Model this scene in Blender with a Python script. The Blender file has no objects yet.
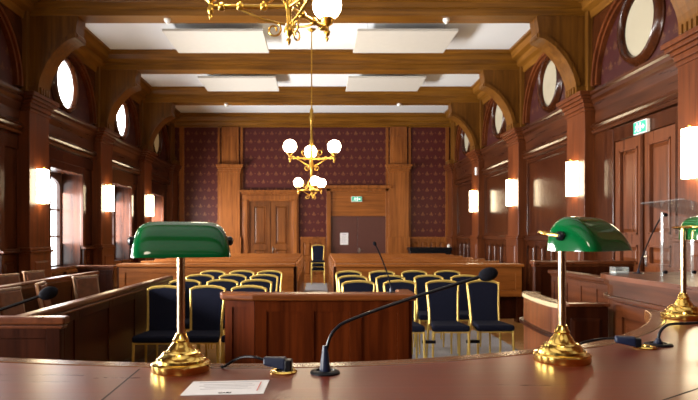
import bpy, bmesh, math, random
from mathutils import Vector, Matrix, Euler
random.seed(7)
S = bpy.context.scene
COL = S.collection
PI = math.pi
R = math.radians

# ------------------------------------------------------------------ materials
def new_mat(name):
    m = bpy.data.materials.new(name); m.use_nodes = True
    nt = m.node_tree
    return m, nt, nt.nodes['Principled BSDF']

def plain(name, col, rough=0.5, metal=0.0, spec=0.5, coat=0.0, var=0.08, nscale=30.0):
    m, nt, p = new_mat(name)
    n = nt.nodes; l = nt.links
    tc = n.new('ShaderNodeTexCoord'); nz = n.new('ShaderNodeTexNoise')
    nz.inputs['Scale'].default_value = nscale; nz.inputs['Detail'].default_value = 4
    l.new(tc.outputs['Object'], nz.inputs['Vector'])
    rp = n.new('ShaderNodeValToRGB')
    rp.color_ramp.elements[0].position = 0.3; rp.color_ramp.elements[1].position = 0.7
    rp.color_ramp.elements[0].color = tuple(c*(1-var) for c in col) + (1,)
    rp.color_ramp.elements[1].color = tuple(min(1, c*(1+var)) for c in col) + (1,)
    l.new(nz.outputs['Fac'], rp.inputs['Fac']); l.new(rp.outputs['Color'], p.inputs['Base Color'])
    p.inputs['Roughness'].default_value = rough; p.inputs['Metallic'].default_value = metal
    p.inputs['Specular IOR Level'].default_value = spec
    p.inputs['Coat Weight'].default_value = coat; p.inputs['Coat Roughness'].default_value = 0.08
    return m

def wood(name, dark, light, axis='Z', rough=0.32, coat=0.0, coat_rough=0.15, scale=1.0, spec=0.5):
    m, nt, p = new_mat(name)
    n = nt.nodes; l = nt.links
    tc = n.new('ShaderNodeTexCoord'); mp = n.new('ShaderNodeMapping')
    sc = {'X': (0.5, 9, 9), 'Y': (9, 0.5, 9), 'Z': (9, 9, 0.5)}[axis]
    mp.inputs['Scale'].default_value = tuple(s*scale for s in sc)
    l.new(tc.outputs['Object'], mp.inputs['Vector'])
    nz = n.new('ShaderNodeTexNoise'); nz.inputs['Scale'].default_value = 1.6
    nz.inputs['Detail'].default_value = 7; nz.inputs['Roughness'].default_value = 0.62; nz.inputs['Distortion'].default_value = 0.5
    l.new(mp.outputs['Vector'], nz.inputs['Vector'])
    nb = n.new('ShaderNodeTexNoise'); nb.inputs['Scale'].default_value = 0.9; nb.inputs['Detail'].default_value = 2
    l.new(tc.outputs['Object'], nb.inputs['Vector'])
    mx = n.new('ShaderNodeMath'); mx.operation = 'MULTIPLY_ADD'; mx.inputs[1].default_value = 0.45
    sb = n.new('ShaderNodeMath'); sb.operation = 'SUBTRACT'; sb.inputs[1].default_value = 0.22
    l.new(nb.outputs['Fac'], mx.inputs[0]); l.new(nz.outputs['Fac'], mx.inputs[2]); l.new(mx.outputs[0], sb.inputs[0])
    rp = n.new('ShaderNodeValToRGB')
    rp.color_ramp.elements[0].position = 0.32; rp.color_ramp.elements[1].position = 0.70
    rp.color_ramp.elements[0].color = tuple(dark) + (1,); rp.color_ramp.elements[1].color = tuple(light) + (1,)
    l.new(sb.outputs[0], rp.inputs['Fac']); l.new(rp.outputs['Color'], p.inputs['Base Color'])
    rr = n.new('ShaderNodeMapRange'); rr.inputs['To Min'].default_value = rough*0.85; rr.inputs['To Max'].default_value = rough*1.2
    l.new(nz.outputs['Fac'], rr.inputs['Value']); l.new(rr.outputs[0], p.inputs['Roughness'])
    bp = n.new('ShaderNodeBump'); bp.inputs['Strength'].default_value = 0.05; bp.inputs['Distance'].default_value = 0.01
    l.new(nz.outputs['Fac'], bp.inputs['Height']); l.new(bp.outputs[0], p.inputs['Normal'])
    p.inputs['Specular IOR Level'].default_value = spec
    p.inputs['Coat Weight'].default_value = coat; p.inputs['Coat Roughness'].default_value = coat_rough
    return m

def emit(name, col, strength, base=(0.8, 0.8, 0.78)):
    m, nt, p = new_mat(name)
    p.inputs['Base Color'].default_value = tuple(base) + (1,)
    p.inputs['Emission Color'].default_value = tuple(col) + (1,)
    p.inputs['Emission Strength'].default_value = strength
    p.inputs['Roughness'].default_value = 0.3
    return m

def glass(name, tint=(0.93, 0.96, 0.95), rough=0.03, ior=1.45, mixw=0.82):
    m, nt, p = new_mat(name)
    n = nt.nodes; l = nt.links
    tr = n.new('ShaderNodeBsdfTransparent'); tr.inputs['Color'].default_value = tuple(tint) + (1,)
    gl = n.new('ShaderNodeBsdfGlossy'); gl.inputs['Roughness'].default_value = rough; gl.inputs['Color'].default_value = (1, 1, 1, 1)
    mx = n.new('ShaderNodeMixShader'); lw = n.new('ShaderNodeLayerWeight'); lw.inputs['Blend'].default_value = 0.3
    fr = n.new('ShaderNodeMapRange'); fr.inputs['To Min'].default_value = 0.015; fr.inputs['To Max'].default_value = 0.45
    l.new(lw.outputs['Facing'], fr.inputs['Value']); l.new(fr.outputs[0], mx.inputs['Fac'])
    l.new(tr.outputs[0], mx.inputs[1]); l.new(gl.outputs[0], mx.inputs[2])
    df = n.new('ShaderNodeBsdfDiffuse'); df.inputs['Color'].default_value = (0.9, 0.9, 0.9, 1)
    m2 = n.new('ShaderNodeMixShader'); m2.inputs['Fac'].default_value = 0.07  # white diffuse mixed in paints a pale sheen on the acrylic
    l.new(mx.outputs[0], m2.inputs[1]); l.new(df.outputs[0], m2.inputs[2])
    l.new(m2.outputs[0], n['Material Output'].inputs['Surface'])
    return m

def wallpaper(name, horiz, k=1.0, g=1.0):
    """Dark red paper with a staggered gold fleuron and small dots between."""
    m, nt, p = new_mat(name)
    n = nt.nodes; l = nt.links
    def M(op, a, b=None, c=None):
        x = n.new('ShaderNodeMath'); x.operation = op
        for i, v in enumerate((a, b, c)):
            if v is None: continue
            if isinstance(v, (int, float)): x.inputs[i].default_value = v
            else: l.new(v, x.inputs[i])
        return x.outputs[0]
    tc = n.new('ShaderNodeTexCoord'); sp = n.new('ShaderNodeSeparateXYZ'); l.new(tc.outputs['Object'], sp.inputs[0])
    h = sp.outputs[horiz]; v = sp.outputs['Z']
    def lattice(du, dv, su, sv):
        vv = M('ADD', M('DIVIDE', v, sv), dv); row = M('FLOOR', vv)
        uu = M('ADD', M('ADD', M('DIVIDE', h, su), du), M('MULTIPLY', M('MODULO', row, 2.0), 0.5))
        return M('SUBTRACT', M('FRACT', uu), 0.5), M('SUBTRACT', M('FRACT', vv), 0.5)
    fu, fv = lattice(50, 50, 0.27, 0.26)
    au, av = M('ABSOLUTE', fu), M('ABSOLUTE', fv)
    # central leaf, two side leaves, a foot
    leaf = M('ADD', M('MULTIPLY', au, 2.6), M('ABSOLUTE', M('SUBTRACT', fv, 0.05)))
    leaf = M('LESS_THAN', leaf, 0.25)
    side = M('ADD', M('ABSOLUTE', M('SUBTRACT', au, 0.14)), M('MULTIPLY', M('ABSOLUTE', M('ADD', fv, 0.07)), 1.2))
    side = M('LESS_THAN', side, 0.095)
    foot = M('MULTIPLY', M('LESS_THAN', au, 0.17), M('LESS_THAN', M('ABSOLUTE', M('ADD', fv, 0.2)), 0.025))
    gu, gv = lattice(50.5, 50, 0.27, 0.26)
    dot = M('LESS_THAN', M('ADD', M('MULTIPLY', gu, gu), M('MULTIPLY', gv, gv)), 0.004)
    f = M('MAXIMUM', M('MAXIMUM', leaf, side), M('MAXIMUM', foot, dot))
    nz = n.new('ShaderNodeTexNoise'); nz.inputs['Scale'].default_value = 5; l.new(tc.outputs['Object'], nz.inputs['Vector'])
    f2 = M('MULTIPLY', f, M('MULTIPLY_ADD', nz.outputs['Fac'], 0.5, 0.25))
    mx = n.new('ShaderNodeMix'); mx.data_type = 'RGBA'
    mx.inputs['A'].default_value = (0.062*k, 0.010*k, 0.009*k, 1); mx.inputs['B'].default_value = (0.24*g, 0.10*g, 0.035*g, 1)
    l.new(f2, mx.inputs['Factor']); l.new(mx.outputs['Result'], p.inputs['Base Color'])
    p.inputs['Roughness'].default_value = 0.45; p.inputs['Specular IOR Level'].default_value = 0.25
    return m

W = {}
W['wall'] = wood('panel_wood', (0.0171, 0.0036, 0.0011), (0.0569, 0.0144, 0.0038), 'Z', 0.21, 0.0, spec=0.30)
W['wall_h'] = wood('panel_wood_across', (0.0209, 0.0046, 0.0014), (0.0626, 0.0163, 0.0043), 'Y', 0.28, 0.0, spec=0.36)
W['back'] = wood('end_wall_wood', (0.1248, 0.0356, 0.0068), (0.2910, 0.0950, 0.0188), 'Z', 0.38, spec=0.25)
W['pil'] = wood('pilaster_wood', (0.0497, 0.0111, 0.0030), (0.1228, 0.0316, 0.0080), 'Z', 0.34, 0.0, spec=0.20)
W['beam'] = wood('beam_wood', (0.0874, 0.0319, 0.0027), (0.2052, 0.0821, 0.0076), 'X', 0.40, spec=0.22)
W['cornice'] = wood('cornice_wood', (0.0798, 0.0281, 0.0027), (0.1824, 0.0714, 0.0076), 'Y', 0.40, spec=0.22)
W['bracket'] = wood('bracket_wood', (0.0646, 0.0220, 0.0024), (0.1421, 0.0537, 0.0060), 'Z', 0.40, spec=0.22)
W['bar'] = wood('mahogany', (0.0344, 0.0057, 0.0011), (0.1033, 0.0191, 0.0033), 'Z', 0.32, 0.0, spec=0.10)
W['bar_cap'] = wood('mahogany_rail', (0.0800, 0.0200, 0.0043), (0.2000, 0.0550, 0.0108), 'X', 0.30, 0.0, spec=0.3)
W['box'] = wood('box_wood', (0.0129, 0.0025, 0.0008), (0.0372, 0.0078, 0.0019), 'Z', 0.32, 0.0, spec=0.14)
W['box_cap'] = wood('box_rail_wood', (0.0450, 0.0110, 0.0032), (0.1200, 0.0323, 0.0097), 'Y', 0.28, 0.0, spec=0.35)
W['pew'] = wood('pew_wood', (0.1400, 0.0403, 0.0065), (0.3024, 0.0986, 0.0177), 'X', 0.34, 0.0, spec=0.3)
W['counter'] = wood('counter_wood', (0.0258, 0.0061, 0.0017), (0.0749, 0.0193, 0.0054), 'Y', 0.30, 0.0, spec=0.22)
W['desk'] = wood('desk_red_wood', (0.0853, 0.0129, 0.0054), (0.1404, 0.0232, 0.0094), 'X', 0.28, 0.0, 0.2, spec=0.36)
W['desk_rim'] = wood('desk_rim_wood', (0.0850, 0.0280, 0.0079), (0.1600, 0.0580, 0.0158), 'X', 0.22, 0.0, spec=0.5)
W['floor'] = wood('floor_boards', (0.1700, 0.0750, 0.0194), (0.3400, 0.1650, 0.0468), 'X', 0.28, 0.0, spec=0.4)
W['pale'] = wood('pale_polished_wood', (0.40, 0.30, 0.17), (0.62, 0.50, 0.32), 'Y', 0.25, 0.4, 0.1)
W['door'] = wood('end_door_wood', (0.0713, 0.0207, 0.0041), (0.1898, 0.0598, 0.0116), 'Z', 0.36, spec=0.3)
W['bench'] = wood('bench_wood', (0.0750, 0.0206, 0.0070), (0.1700, 0.0516, 0.0170), 'Z', 0.3, spec=0.2)
W['door_side'] = wood('side_door_wood', (0.0550, 0.0146, 0.0050), (0.1400, 0.0396, 0.0120), 'Z', 0.28, spec=0.3)
W['maroon'] = plain('maroon_door_paint', (0.075, 0.022, 0.016), 0.4)
W['paper_x'] = wallpaper('red_wallpaper_end', 'X')
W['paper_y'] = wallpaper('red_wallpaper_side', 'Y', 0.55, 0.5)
W['white'] = plain('ceiling_white', (0.66, 0.68, 0.70), 0.9, var=0.015, nscale=2)
W['acoustic'] = plain('acoustic_board', (0.50, 0.475, 0.43), 0.9, var=0.02, nscale=8)
W['brass'] = plain('polished_brass', (0.83, 0.56, 0.14), 0.16, 1.0, var=0.05)
W['old_brass'] = plain('antique_brass', (0.50, 0.29, 0.055), 0.28, 1.0, var=0.15)
W['gold'] = plain('gold_paint', (0.60, 0.41, 0.10), 0.36, 0.5, var=0.05)
W['navy'] = plain('navy_cloth', (0.006, 0.007, 0.016), 0.9, spec=0.1, var=0.25, nscale=120)
W['black'] = plain('black_plastic', (0.005, 0.005, 0.007), 0.3, spec=0.16)
W['foam'] = plain('black_foam', (0.005, 0.005, 0.008), 0.95, spec=0.12, var=0.4, nscale=400)
W['blue'] = plain('blue_black_rubber', (0.006, 0.010, 0.030), 0.38, spec=0.35)
W['leather'] = plain('brown_leather', (0.085, 0.026, 0.009), 0.45, spec=0.2, var=0.25, nscale=14)
W['rug'] = plain('grey_carpet', (0.27, 0.26, 0.27), 0.95, var=0.2, nscale=60)
W['sheet'] = plain('paper_white', (0.62, 0.60, 0.60), 0.7, var=0.02)
W['ink'] = plain('grey_ink', (0.42, 0.40, 0.42), 0.8)
W['black_ink'] = plain('black_ink', (0.03, 0.03, 0.035), 0.8)
W['red_ink'] = plain('red_ink', (0.55, 0.16, 0.14), 0.8)
W['plastic'] = plain('white_plastic', (0.78, 0.78, 0.75), 0.45, var=0.02)
W['chrome'] = plain('steel', (0.6, 0.6, 0.6), 0.25, 1.0)
W['seam'] = plain('dark_seam', (0.012, 0.004, 0.003), 0.7)
W['window_wood'] = plain('window_frame_paint', (0.09, 0.045, 0.035), 0.4)
W['exit_green'] = emit('exit_sign_green', (0.05, 0.62, 0.40), 0.22, (0.02, 0.3, 0.18))
W['exit_white'] = emit('exit_sign_white', (0.85, 1.0, 0.92), 0.5)
W['day'] = emit('daylit_glass', (0.93, 0.97, 1.0), 4.0)
W['day_round'] = emit('daylit_round_glass', (0.95, 0.98, 1.0), 6.0)
W['cream'] = emit('cream_round_blind', (0.80, 0.74, 0.60), 0.08, (0.30, 0.26, 0.18))
W['amber'] = emit('amber_round_blind', (0.72, 0.5, 0.22), 0.08, (0.4, 0.3, 0.15))
W['globe'] = emit('opal_globe', (1.0, 0.82, 0.55), 24.0)
W['sconce'] = emit('sconce_glass', (1.0, 0.80, 0.50), 18.0)
W['acrylic'] = glass('clear_acrylic')

def green_glass():
    m, nt, p = new_mat('green_glass')
    p.inputs['Base Color'].default_value = (0.001, 0.075, 0.027, 1)
    p.inputs['Roughness'].default_value = 0.22
    p.inputs['Specular IOR Level'].default_value = 0.05; p.inputs['Coat Weight'].default_value = 0.5; p.inputs['Coat Roughness'].default_value = 0.03
    n = nt.nodes; l = nt.links
    tc = n.new('ShaderNodeTexCoord'); nz = n.new('ShaderNodeTexNoise'); nz.inputs['Scale'].default_value = 9
    l.new(tc.outputs['Object'], nz.inputs['Vector'])
    mx = n.new('ShaderNodeMix'); mx.data_type = 'RGBA'
    mx.inputs['A'].default_value = (0.0004, 0.058, 0.013, 1); mx.inputs['B'].default_value = (0.0006, 0.072, 0.018, 1)
    l.new(nz.outputs['Fac'], mx.inputs['Factor']); l.new(mx.outputs['Result'], p.inputs['Base Color'])
    return m
W['green'] = green_glass()

# ------------------------------------------------------------------ mesh builder
class B:
    def __init__(s): s.bm = bmesh.new(); s.mi = 0
    def _faces(s, vs, fs):
        v = [s.bm.verts.new(p) for p in vs]
        for f in fs:
            try:
                fc = s.bm.faces.new([v[i] for i in f]); fc.material_index = s.mi
            except ValueError: pass
        return s
    def hexa(s, c):
        return s._faces(c, [(0, 3, 2, 1), (4, 5, 6, 7), (0, 1, 5, 4), (1, 2, 6, 5), (2, 3, 7, 6), (3, 0, 4, 7)])
    def box(s, x0, y0, z0, x1, y1, z1):
        return s.hexa([(x0, y0, z0), (x1, y0, z0), (x1, y1, z0), (x0, y1, z0), (x0, y0, z1), (x1, y0, z1), (x1, y1, z1), (x0, y1, z1)])
    def fbox(s, F, u0, v0, n0, u1, v1, n1):
        return s.hexa([F(u0, v0, n0), F(u1, v0, n0), F(u1, v1, n0), F(u0, v1, n0), F(u0, v0, n1), F(u1, v0, n1), F(u1, v1, n1), F(u0, v1, n1)])
    def frust(s, F, u0, v0, u1, v1, n0, n1, i):
        return s.hexa([F(u0, v0, n0), F(u1, v0, n0), F(u1, v1, n0), F(u0, v1, n0), F(u0+i, v0+i, n1), F(u1-i, v0+i, n1), F(u1-i, v1-i, n1), F(u0+i, v1-i, n1)])
    def prism(s, poly, G, a, b):
        """poly of 2D points swept between a and b; G(p, q, t) -> point"""
        n = len(poly)
        vs = [G(p, q, a) for p, q in poly] + [G(p, q, b) for p, q in poly]
        return s._faces(vs, [tuple(range(n))[::-1], tuple(range(n, 2*n))] + [(i, (i+1) % n, n+(i+1) % n, n+i) for i in range(n)])
    def strip(s, inner, outer, G, a, b):
        """solid between two matched 2D polylines, from a to b"""
        k = len(inner); vs = []
        for t in (a, b):
            vs += [G(p, q, t) for p, q in inner] + [G(p, q, t) for p, q in outer]
        fs = []
        for i in range(k-1):
            fs += [(i, i+1, k+i+1, k+i), (2*k+i, 3*k+i, 3*k+i+1, 2*k+i+1), (i, 2*k+i, 2*k+i+1, i+1), (k+i, k+i+1, 3*k+i+1, 3*k+i)]
        fs += [(0, k, 3*k, 2*k), (k-1, 2*k+k-1, 3*k+k-1, k+k-1)]
        return s._faces(vs, fs)
    def lathe(s, prof, c=(0, 0, 0), n=24, M=None):
        """prof: (r, z) pairs from bottom to top about local z"""
        M = M or Matrix.Identity(4); c = Vector(c); rings = []
        for r, z in prof:
            if r < 1e-6: rings.append([s.bm.verts.new(c + M @ Vector((0, 0, z)))])
            else: rings.append([s.bm.verts.new(c + M @ Vector((r*math.cos(2*PI*k/n), r*math.sin(2*PI*k/n), z))) for k in range(n)])
        def face(vs):
            try: f = s.bm.faces.new(vs); f.material_index = s.mi
            except ValueError: pass
        for a, b in zip(rings, rings[1:]):
            for k in range(n):
                k2 = (k+1) % n
                if len(a) == 1 and len(b) == 1: continue
                if len(a) == 1: face([a[0], b[k2], b[k]])
                elif len(b) == 1: face([a[k], a[k2], b[0]])
                else: face([a[k], a[k2], b[k2], b[k]])
        if len(rings[0]) > 1: face(rings[0][::-1])
        if len(rings[-1]) > 1: face(rings[-1])
        return s
    def ball(s, c, r, n=20, sz=1.0, M=None):
        m = max(8, n//2)
        return s.lathe([(r*math.sin(PI*i/m), -r*sz*math.cos(PI*i/m)) for i in range(m+1)], c, n, M)
    def tube(s, pts, r, n=8, closed=False):
        P = [Vector(p) for p in pts]; k = len(P)
        rs = r if isinstance(r, (list, tuple)) else [r]*k
        up = None; rings = []
        for i in range(k):
            if closed: t = P[(i+1) % k] - P[i-1]
            else: t = P[min(i+1, k-1)] - P[max(i-1, 0)]
            t.normalize()
            if up is None:
                a = Vector((0, 0, 1)) if abs(t.z) < 0.9 else Vector((1, 0, 0))
                up = (a - t*a.dot(t)).normalized()
            else: up = (up - t*up.dot(t)).normalized()
            sd = t.cross(up)
            rings.append([s.bm.verts.new(P[i] + (up*math.cos(2*PI*j/n+PI/n) + sd*math.sin(2*PI*j/n+PI/n))*rs[i]) for j in range(n)])
        for i in range(k if closed else k-1):
            a, b = rings[i], rings[(i+1) % k]
            for j in range(n):
                f = s.bm.faces.new([a[j], a[(j+1) % n], b[(j+1) % n], b[j]]); f.material_index = s.mi
        if not closed:
            for q in (rings[0][::-1], rings[-1]):
                f = s.bm.faces.new(q); f.material_index = s.mi
        return s
    def build(s, name, mats, parent=None, smooth=False, bevel=0.0, seg=2, loc=None, ang=40):
        bmesh.ops.recalc_face_normals(s.bm, faces=s.bm.faces[:])
        me = bpy.data.meshes.new(name); s.bm.to_mesh(me); s.bm.free()
        for m in (mats if isinstance(mats, list) else [mats]): me.materials.append(m)
        o = bpy.data.objects.new(name, me); COL.objects.link(o)
        if parent is not None: o.parent = parent
        if loc is not None: o.location = loc
        if smooth:
            for p in me.polygons: p.use_smooth = True
            me.set_sharp_from_angle(angle=R(ang))
        if bevel > 0:
            md = o.modifiers.new('edges', 'BEVEL'); md.width = bevel; md.segments = seg; md.limit_method = 'ANGLE'; md.angle_limit = R(50)
        return o

def tag(o, label, cat, group=None):
    o['label'] = label; o['category'] = cat
    if group: o['group'] = group
    return o
def thing(name, label, cat, loc=(0, 0, 0), rz=0.0, group=None):
    o = bpy.data.objects.new(name, None); COL.objects.link(o)
    o.location = loc; o.rotation_euler = (0, 0, rz)
    return tag(o, label, cat, group)
def struct(b, name, mat, **kw):
    o = b.build(name, mat, **kw); o['kind'] = 'structure'; return o
def dup(root, loc, rz, label, rx=0.0):
    r = root.copy(); COL.objects.link(r); r.location = loc; r.rotation_euler = (rx, 0, rz); r['label'] = label
    for ch in list(root.children):
        c = ch.copy(); COL.objects.link(c); c.parent = r
        for g in list(ch.children):
            d = g.copy(); COL.objects.link(d); d.parent = c
    return r
TRIM = [0]
def trim(b, mat, **kw):
    TRIM[0] += 1
    return struct(b, 'trim_%d' % TRIM[0], mat, **kw)

def panels(b, F, u0, u1, v0, v1, cols, rows=1, st=0.08, t=0.03, raised=True):
    """frame-and-panel work lying on n=0: stiles and rails of thickness t with raised fields"""
    b.fbox(F, u0, v0, 0, u1, v1, t*0.35)
    cw = (u1-u0-st)/cols; rh = (v1-v0-st)/rows
    for i in range(cols+1): b.fbox(F, u0+i*cw, v0, t*0.3, u0+i*cw+st, v1, t)
    for j in range(rows+1):
        for i in range(cols): b.fbox(F, u0+i*cw+st, v0+j*rh, t*0.3, u0+(i+1)*cw, v0+j*rh+st, t*0.98)
    if raised:
        for i in range(cols):
            for j in range(rows):
                a, c = u0+i*cw+st, v0+j*rh+st; a1, c1 = u0+(i+1)*cw, v0+(j+1)*rh
                g = min(0.03, (a1-a)*0.12)
                b.frust(F, a+g, c+g, a1-g, c1-g, t*0.3, t*0.85, min(0.035, (a1-a)*0.14))
    return b

def arc(c0, c1, r0, r1, a0, a1, n):
    return [(c0+r0*math.cos(a0+(a1-a0)*i/n), c1+r1*math.sin(a0+(a1-a0)*i/n)) for i in range(n+1)]

# ------------------------------------------------------------------ room dimensions (metres)
XL, XR, YB, ZC, ZB = -4.70, 4.36, 19.30, 5.38, 5.0
PIL = [3.5, 6.6, 9.7, 12.8, 15.9, 18.95]
BAY = [5.05, 8.15, 11.25, 14.35, 17.43]
YF = -4.4            # wall behind the judges
PW = 0.34            # half pilaster width
FB = lambda u, v, n: Vector((u, YB-n, v))
FR = lambda u, v, n: Vector((XR-n, u, v))
FL = lambda u, v, n: Vector((XL+n, u, v))

# shell
struct(B().box(-5.2, YF-0.2, -0.12, 4.6, YB+0.2, 0), 'floor', W['floor'])
struct(B().box(-5.2, YF-0.2, ZC, 4.6, YB+0.2, ZC+0.12), 'ceiling', W['white'])
struct(B().box(-5.2, YB, 0, 4.6, YB+0.2, ZC), 'wall_back', W['paper_x'])
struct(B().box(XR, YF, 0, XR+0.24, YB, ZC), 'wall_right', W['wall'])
b = B()
WZ0, WZ1, WH = 0.86, 2.70, 0.71
WIN = [c-0.11 for c in [-1.15, 1.95] + BAY]  # first two windows are unseen, added to light the desk
ops = [(c-WH, c+WH) for c in WIN]
b.box(XL-0.5, YF, 0, XL, YB, WZ0); b.box(XL-0.5, YF, WZ1, XL, YB, ZC)
edges = [YF] + [e for o in ops for e in o] + [YB]
for i in range(0, len(edges), 2): b.box(XL-0.5, edges[i], WZ0, XL, edges[i+1], WZ1)
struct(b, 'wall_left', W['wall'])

struct(B().box(-5.2, YF-0.2, 0, 4.6, YF, ZC), 'wall_front', W['wall'])
# left windows
for i, c in enumerate(WIN):
    w = bpy.data.objects.new('window_%d' % (i+1), None); COL.objects.link(w); w['kind'] = 'structure'
    b = B(); x0, x1 = XL-0.46, XL-0.36
    y0, y1 = c-WH, c+WH
    b.box(x0, y0, WZ0, x1, y0+0.09, WZ1); b.box(x0, y1-0.09, WZ0, x1, y1, WZ1); b.box(x0, y0, WZ0, x1, y1, WZ0+0.08)
    head = [(y1-0.09, WZ1), (y0+0.09, WZ1)] + [(c-(WH-0.09)*math.cos(PI*k/12), WZ1-0.24+0.18*math.sin(PI*k/12)) for k in range(13)]
    b.prism(head, lambda p, q, t: Vector((t, p, q)), x0, x1)
    b.box(x0, c-0.04, WZ0, x1, c+0.04, WZ1-0.07)
    for z in (1.47, 1.99): b.box(x0+0.01, y0, z, x1-0.01, y1, z+0.035)
    b.build('window_frame', W['window_wood'], w)
    B().box(x0+0.02, y0+0.02, WZ0+0.03, x0+0.035, y1-0.02, WZ1-0.03).build('pane', W['day'], w)
    B().box(XL-0.36, y0, WZ0, XL+0.05, y1, WZ0+0.05).build('window_sill', W['wall_h'], w, bevel=0.008)

# beams: moulded profile in (y, z), running across the room
def beam(yc, w0=0.17, x0=XL, x1=XR, flat_far=False):
    prof = [(-w0, ZB), (-w0, ZB+0.11), (-w0-0.035, ZB+0.12), (-w0-0.035, ZB+0.2), (-w0-0.06, ZB+0.22), (-w0-0.10, ZB+0.30), (-w0-0.16, ZB+0.33), (-w0-0.16, ZC)]
    pr = prof + [(-p, q) for p, q in reversed(prof)]
    trim(B().prism([(yc+p, q) for p, q in pr], lambda p, q, t: Vector((t, p, q)), x0, x1), W['beam'])
for y in [-2.7, 0.4]+PIL[:-1]: beam(y)
prof = [(YB, 4.99), (YB-0.06, 4.99), (YB-0.08, 5.02), (YB-0.16, 5.04), (YB-0.20, ZB+0.12), (YB-0.26, ZB+0.16), (YB-0.32, ZB+0.27), (YB-0.42, ZB+0.31), (YB-0.42, ZC), (YB, ZC)]
trim(B().prism(prof, lambda p, q, t: Vector((t, p, q)), XL, XR), W['beam'])
# side cornices
for sgn, xw in ((1, XL), (-1, XR)):
    pf = [(0, 4.92), (0.07, 4.92), (0.09, 5.03), (0.17, 5.08), (0.20, 5.18), (0.30, 5.22), (0.34, 5.32), (0.39, 5.34), (0.39, ZC), (0, ZC)]
    trim(B().prism([(xw+sgn*p, q) for p, q in pf], lambda p, q, t: Vector((p, t, q)), YF, YB-0.3), W['cornice'])

# pilasters with pedestal, capital, upper strip, bracket
def pilaster(y, sgn, xw, dado, last=False):
    F = lambda u, v, n: Vector((xw+sgn*n, y+u, v))
    b = B(); pj = 0.20
    b.fbox(F, -PW, dado, 0, PW, 3.60, pj)
    b.fbox(F, -PW-0.03, 0, 0, PW+0.03, dado-0.07, pj+0.03)
    b.fbox(F, -PW-0.05, 0, 0, PW+0.05, 0.16, pj+0.05)
    b.frust(F, -PW+0.1, 0.3, PW-0.1, dado-0.2, pj+0.03, pj+0.045, 0.03)
    trim(b, W['pil'], bevel=0.006)
    b = B()
    b.fbox(F, -PW-0.06, dado-0.07, 0, PW+0.06, dado-0.03, pj+0.06); b.fbox(F, -PW-0.03, dado-0.03, 0, PW+0.03, dado+0.02, pj+0.03)
    for z0, z1, e in ((3.45, 3.49, 0.02), (3.51, 3.58, 0.03), (3.58, 3.63, 0.06), (3.63, 3.68, 0.10), (3.68, 3.74, 0.13)):
        b.fbox(F, -PW-e, z0, 0, PW+e, z1, pj+e)
    trim(b, W['pil'], bevel=0.008)
    b = B(); b.fbox(F, -0.27, 3.74, 0, 0.27, ZC-0.05, 0.12)
    b.fbox(F, -0.20, 3.74, 0.10, 0.20, 3.88, 0.27)
    for k in range(4): b.fbox(F, -0.15+k*0.085, 3.76, 0.26, -0.10+k*0.085, 3.87, 0.30)
    trim(b, W['bracket'], bevel=0.006)
    if not last:
        n0, n1, z0, z1 = 0.10, 0.86, 3.86, 4.66      # reach from the wall
        def qarc(g, m=14):
            e = 2/1.55
            return [(n1-(n1-0.26+g)*math.cos(PI/2*k/m)**e, z0+(z1-z0+g)*math.sin(PI/2*k/m)**e) for k in range(m+1)]
        a = qarc(0)
        poly = [(n0, z0)] + a + [(n1+0.02, z1), (n1+0.02, z1+0.05), (n1-0.01, z1+0.09), (n1+0.0, z1+0.2), (n1+0.02, ZB-0.05), (n1+0.02, ZB), (n0, ZB)]
        b = B().prism(poly, lambda p, q, t: F(t, q, p), -0.16, 0.16)
        trim(b, W['bracket'])
        # raised moulding along the arc
        ai = qarc(-0.012); ao = qarc(0.06)
        trim(B().strip(ai, ao, lambda p, q, t: F(t, q, p), -0.20, 0.20), W['bracket'])
for i, y in enumerate(PIL):
    pilaster(y, 1, XL, 1.30, i == 5); pilaster(y, -1, XR, 1.50, i == 5)

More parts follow.
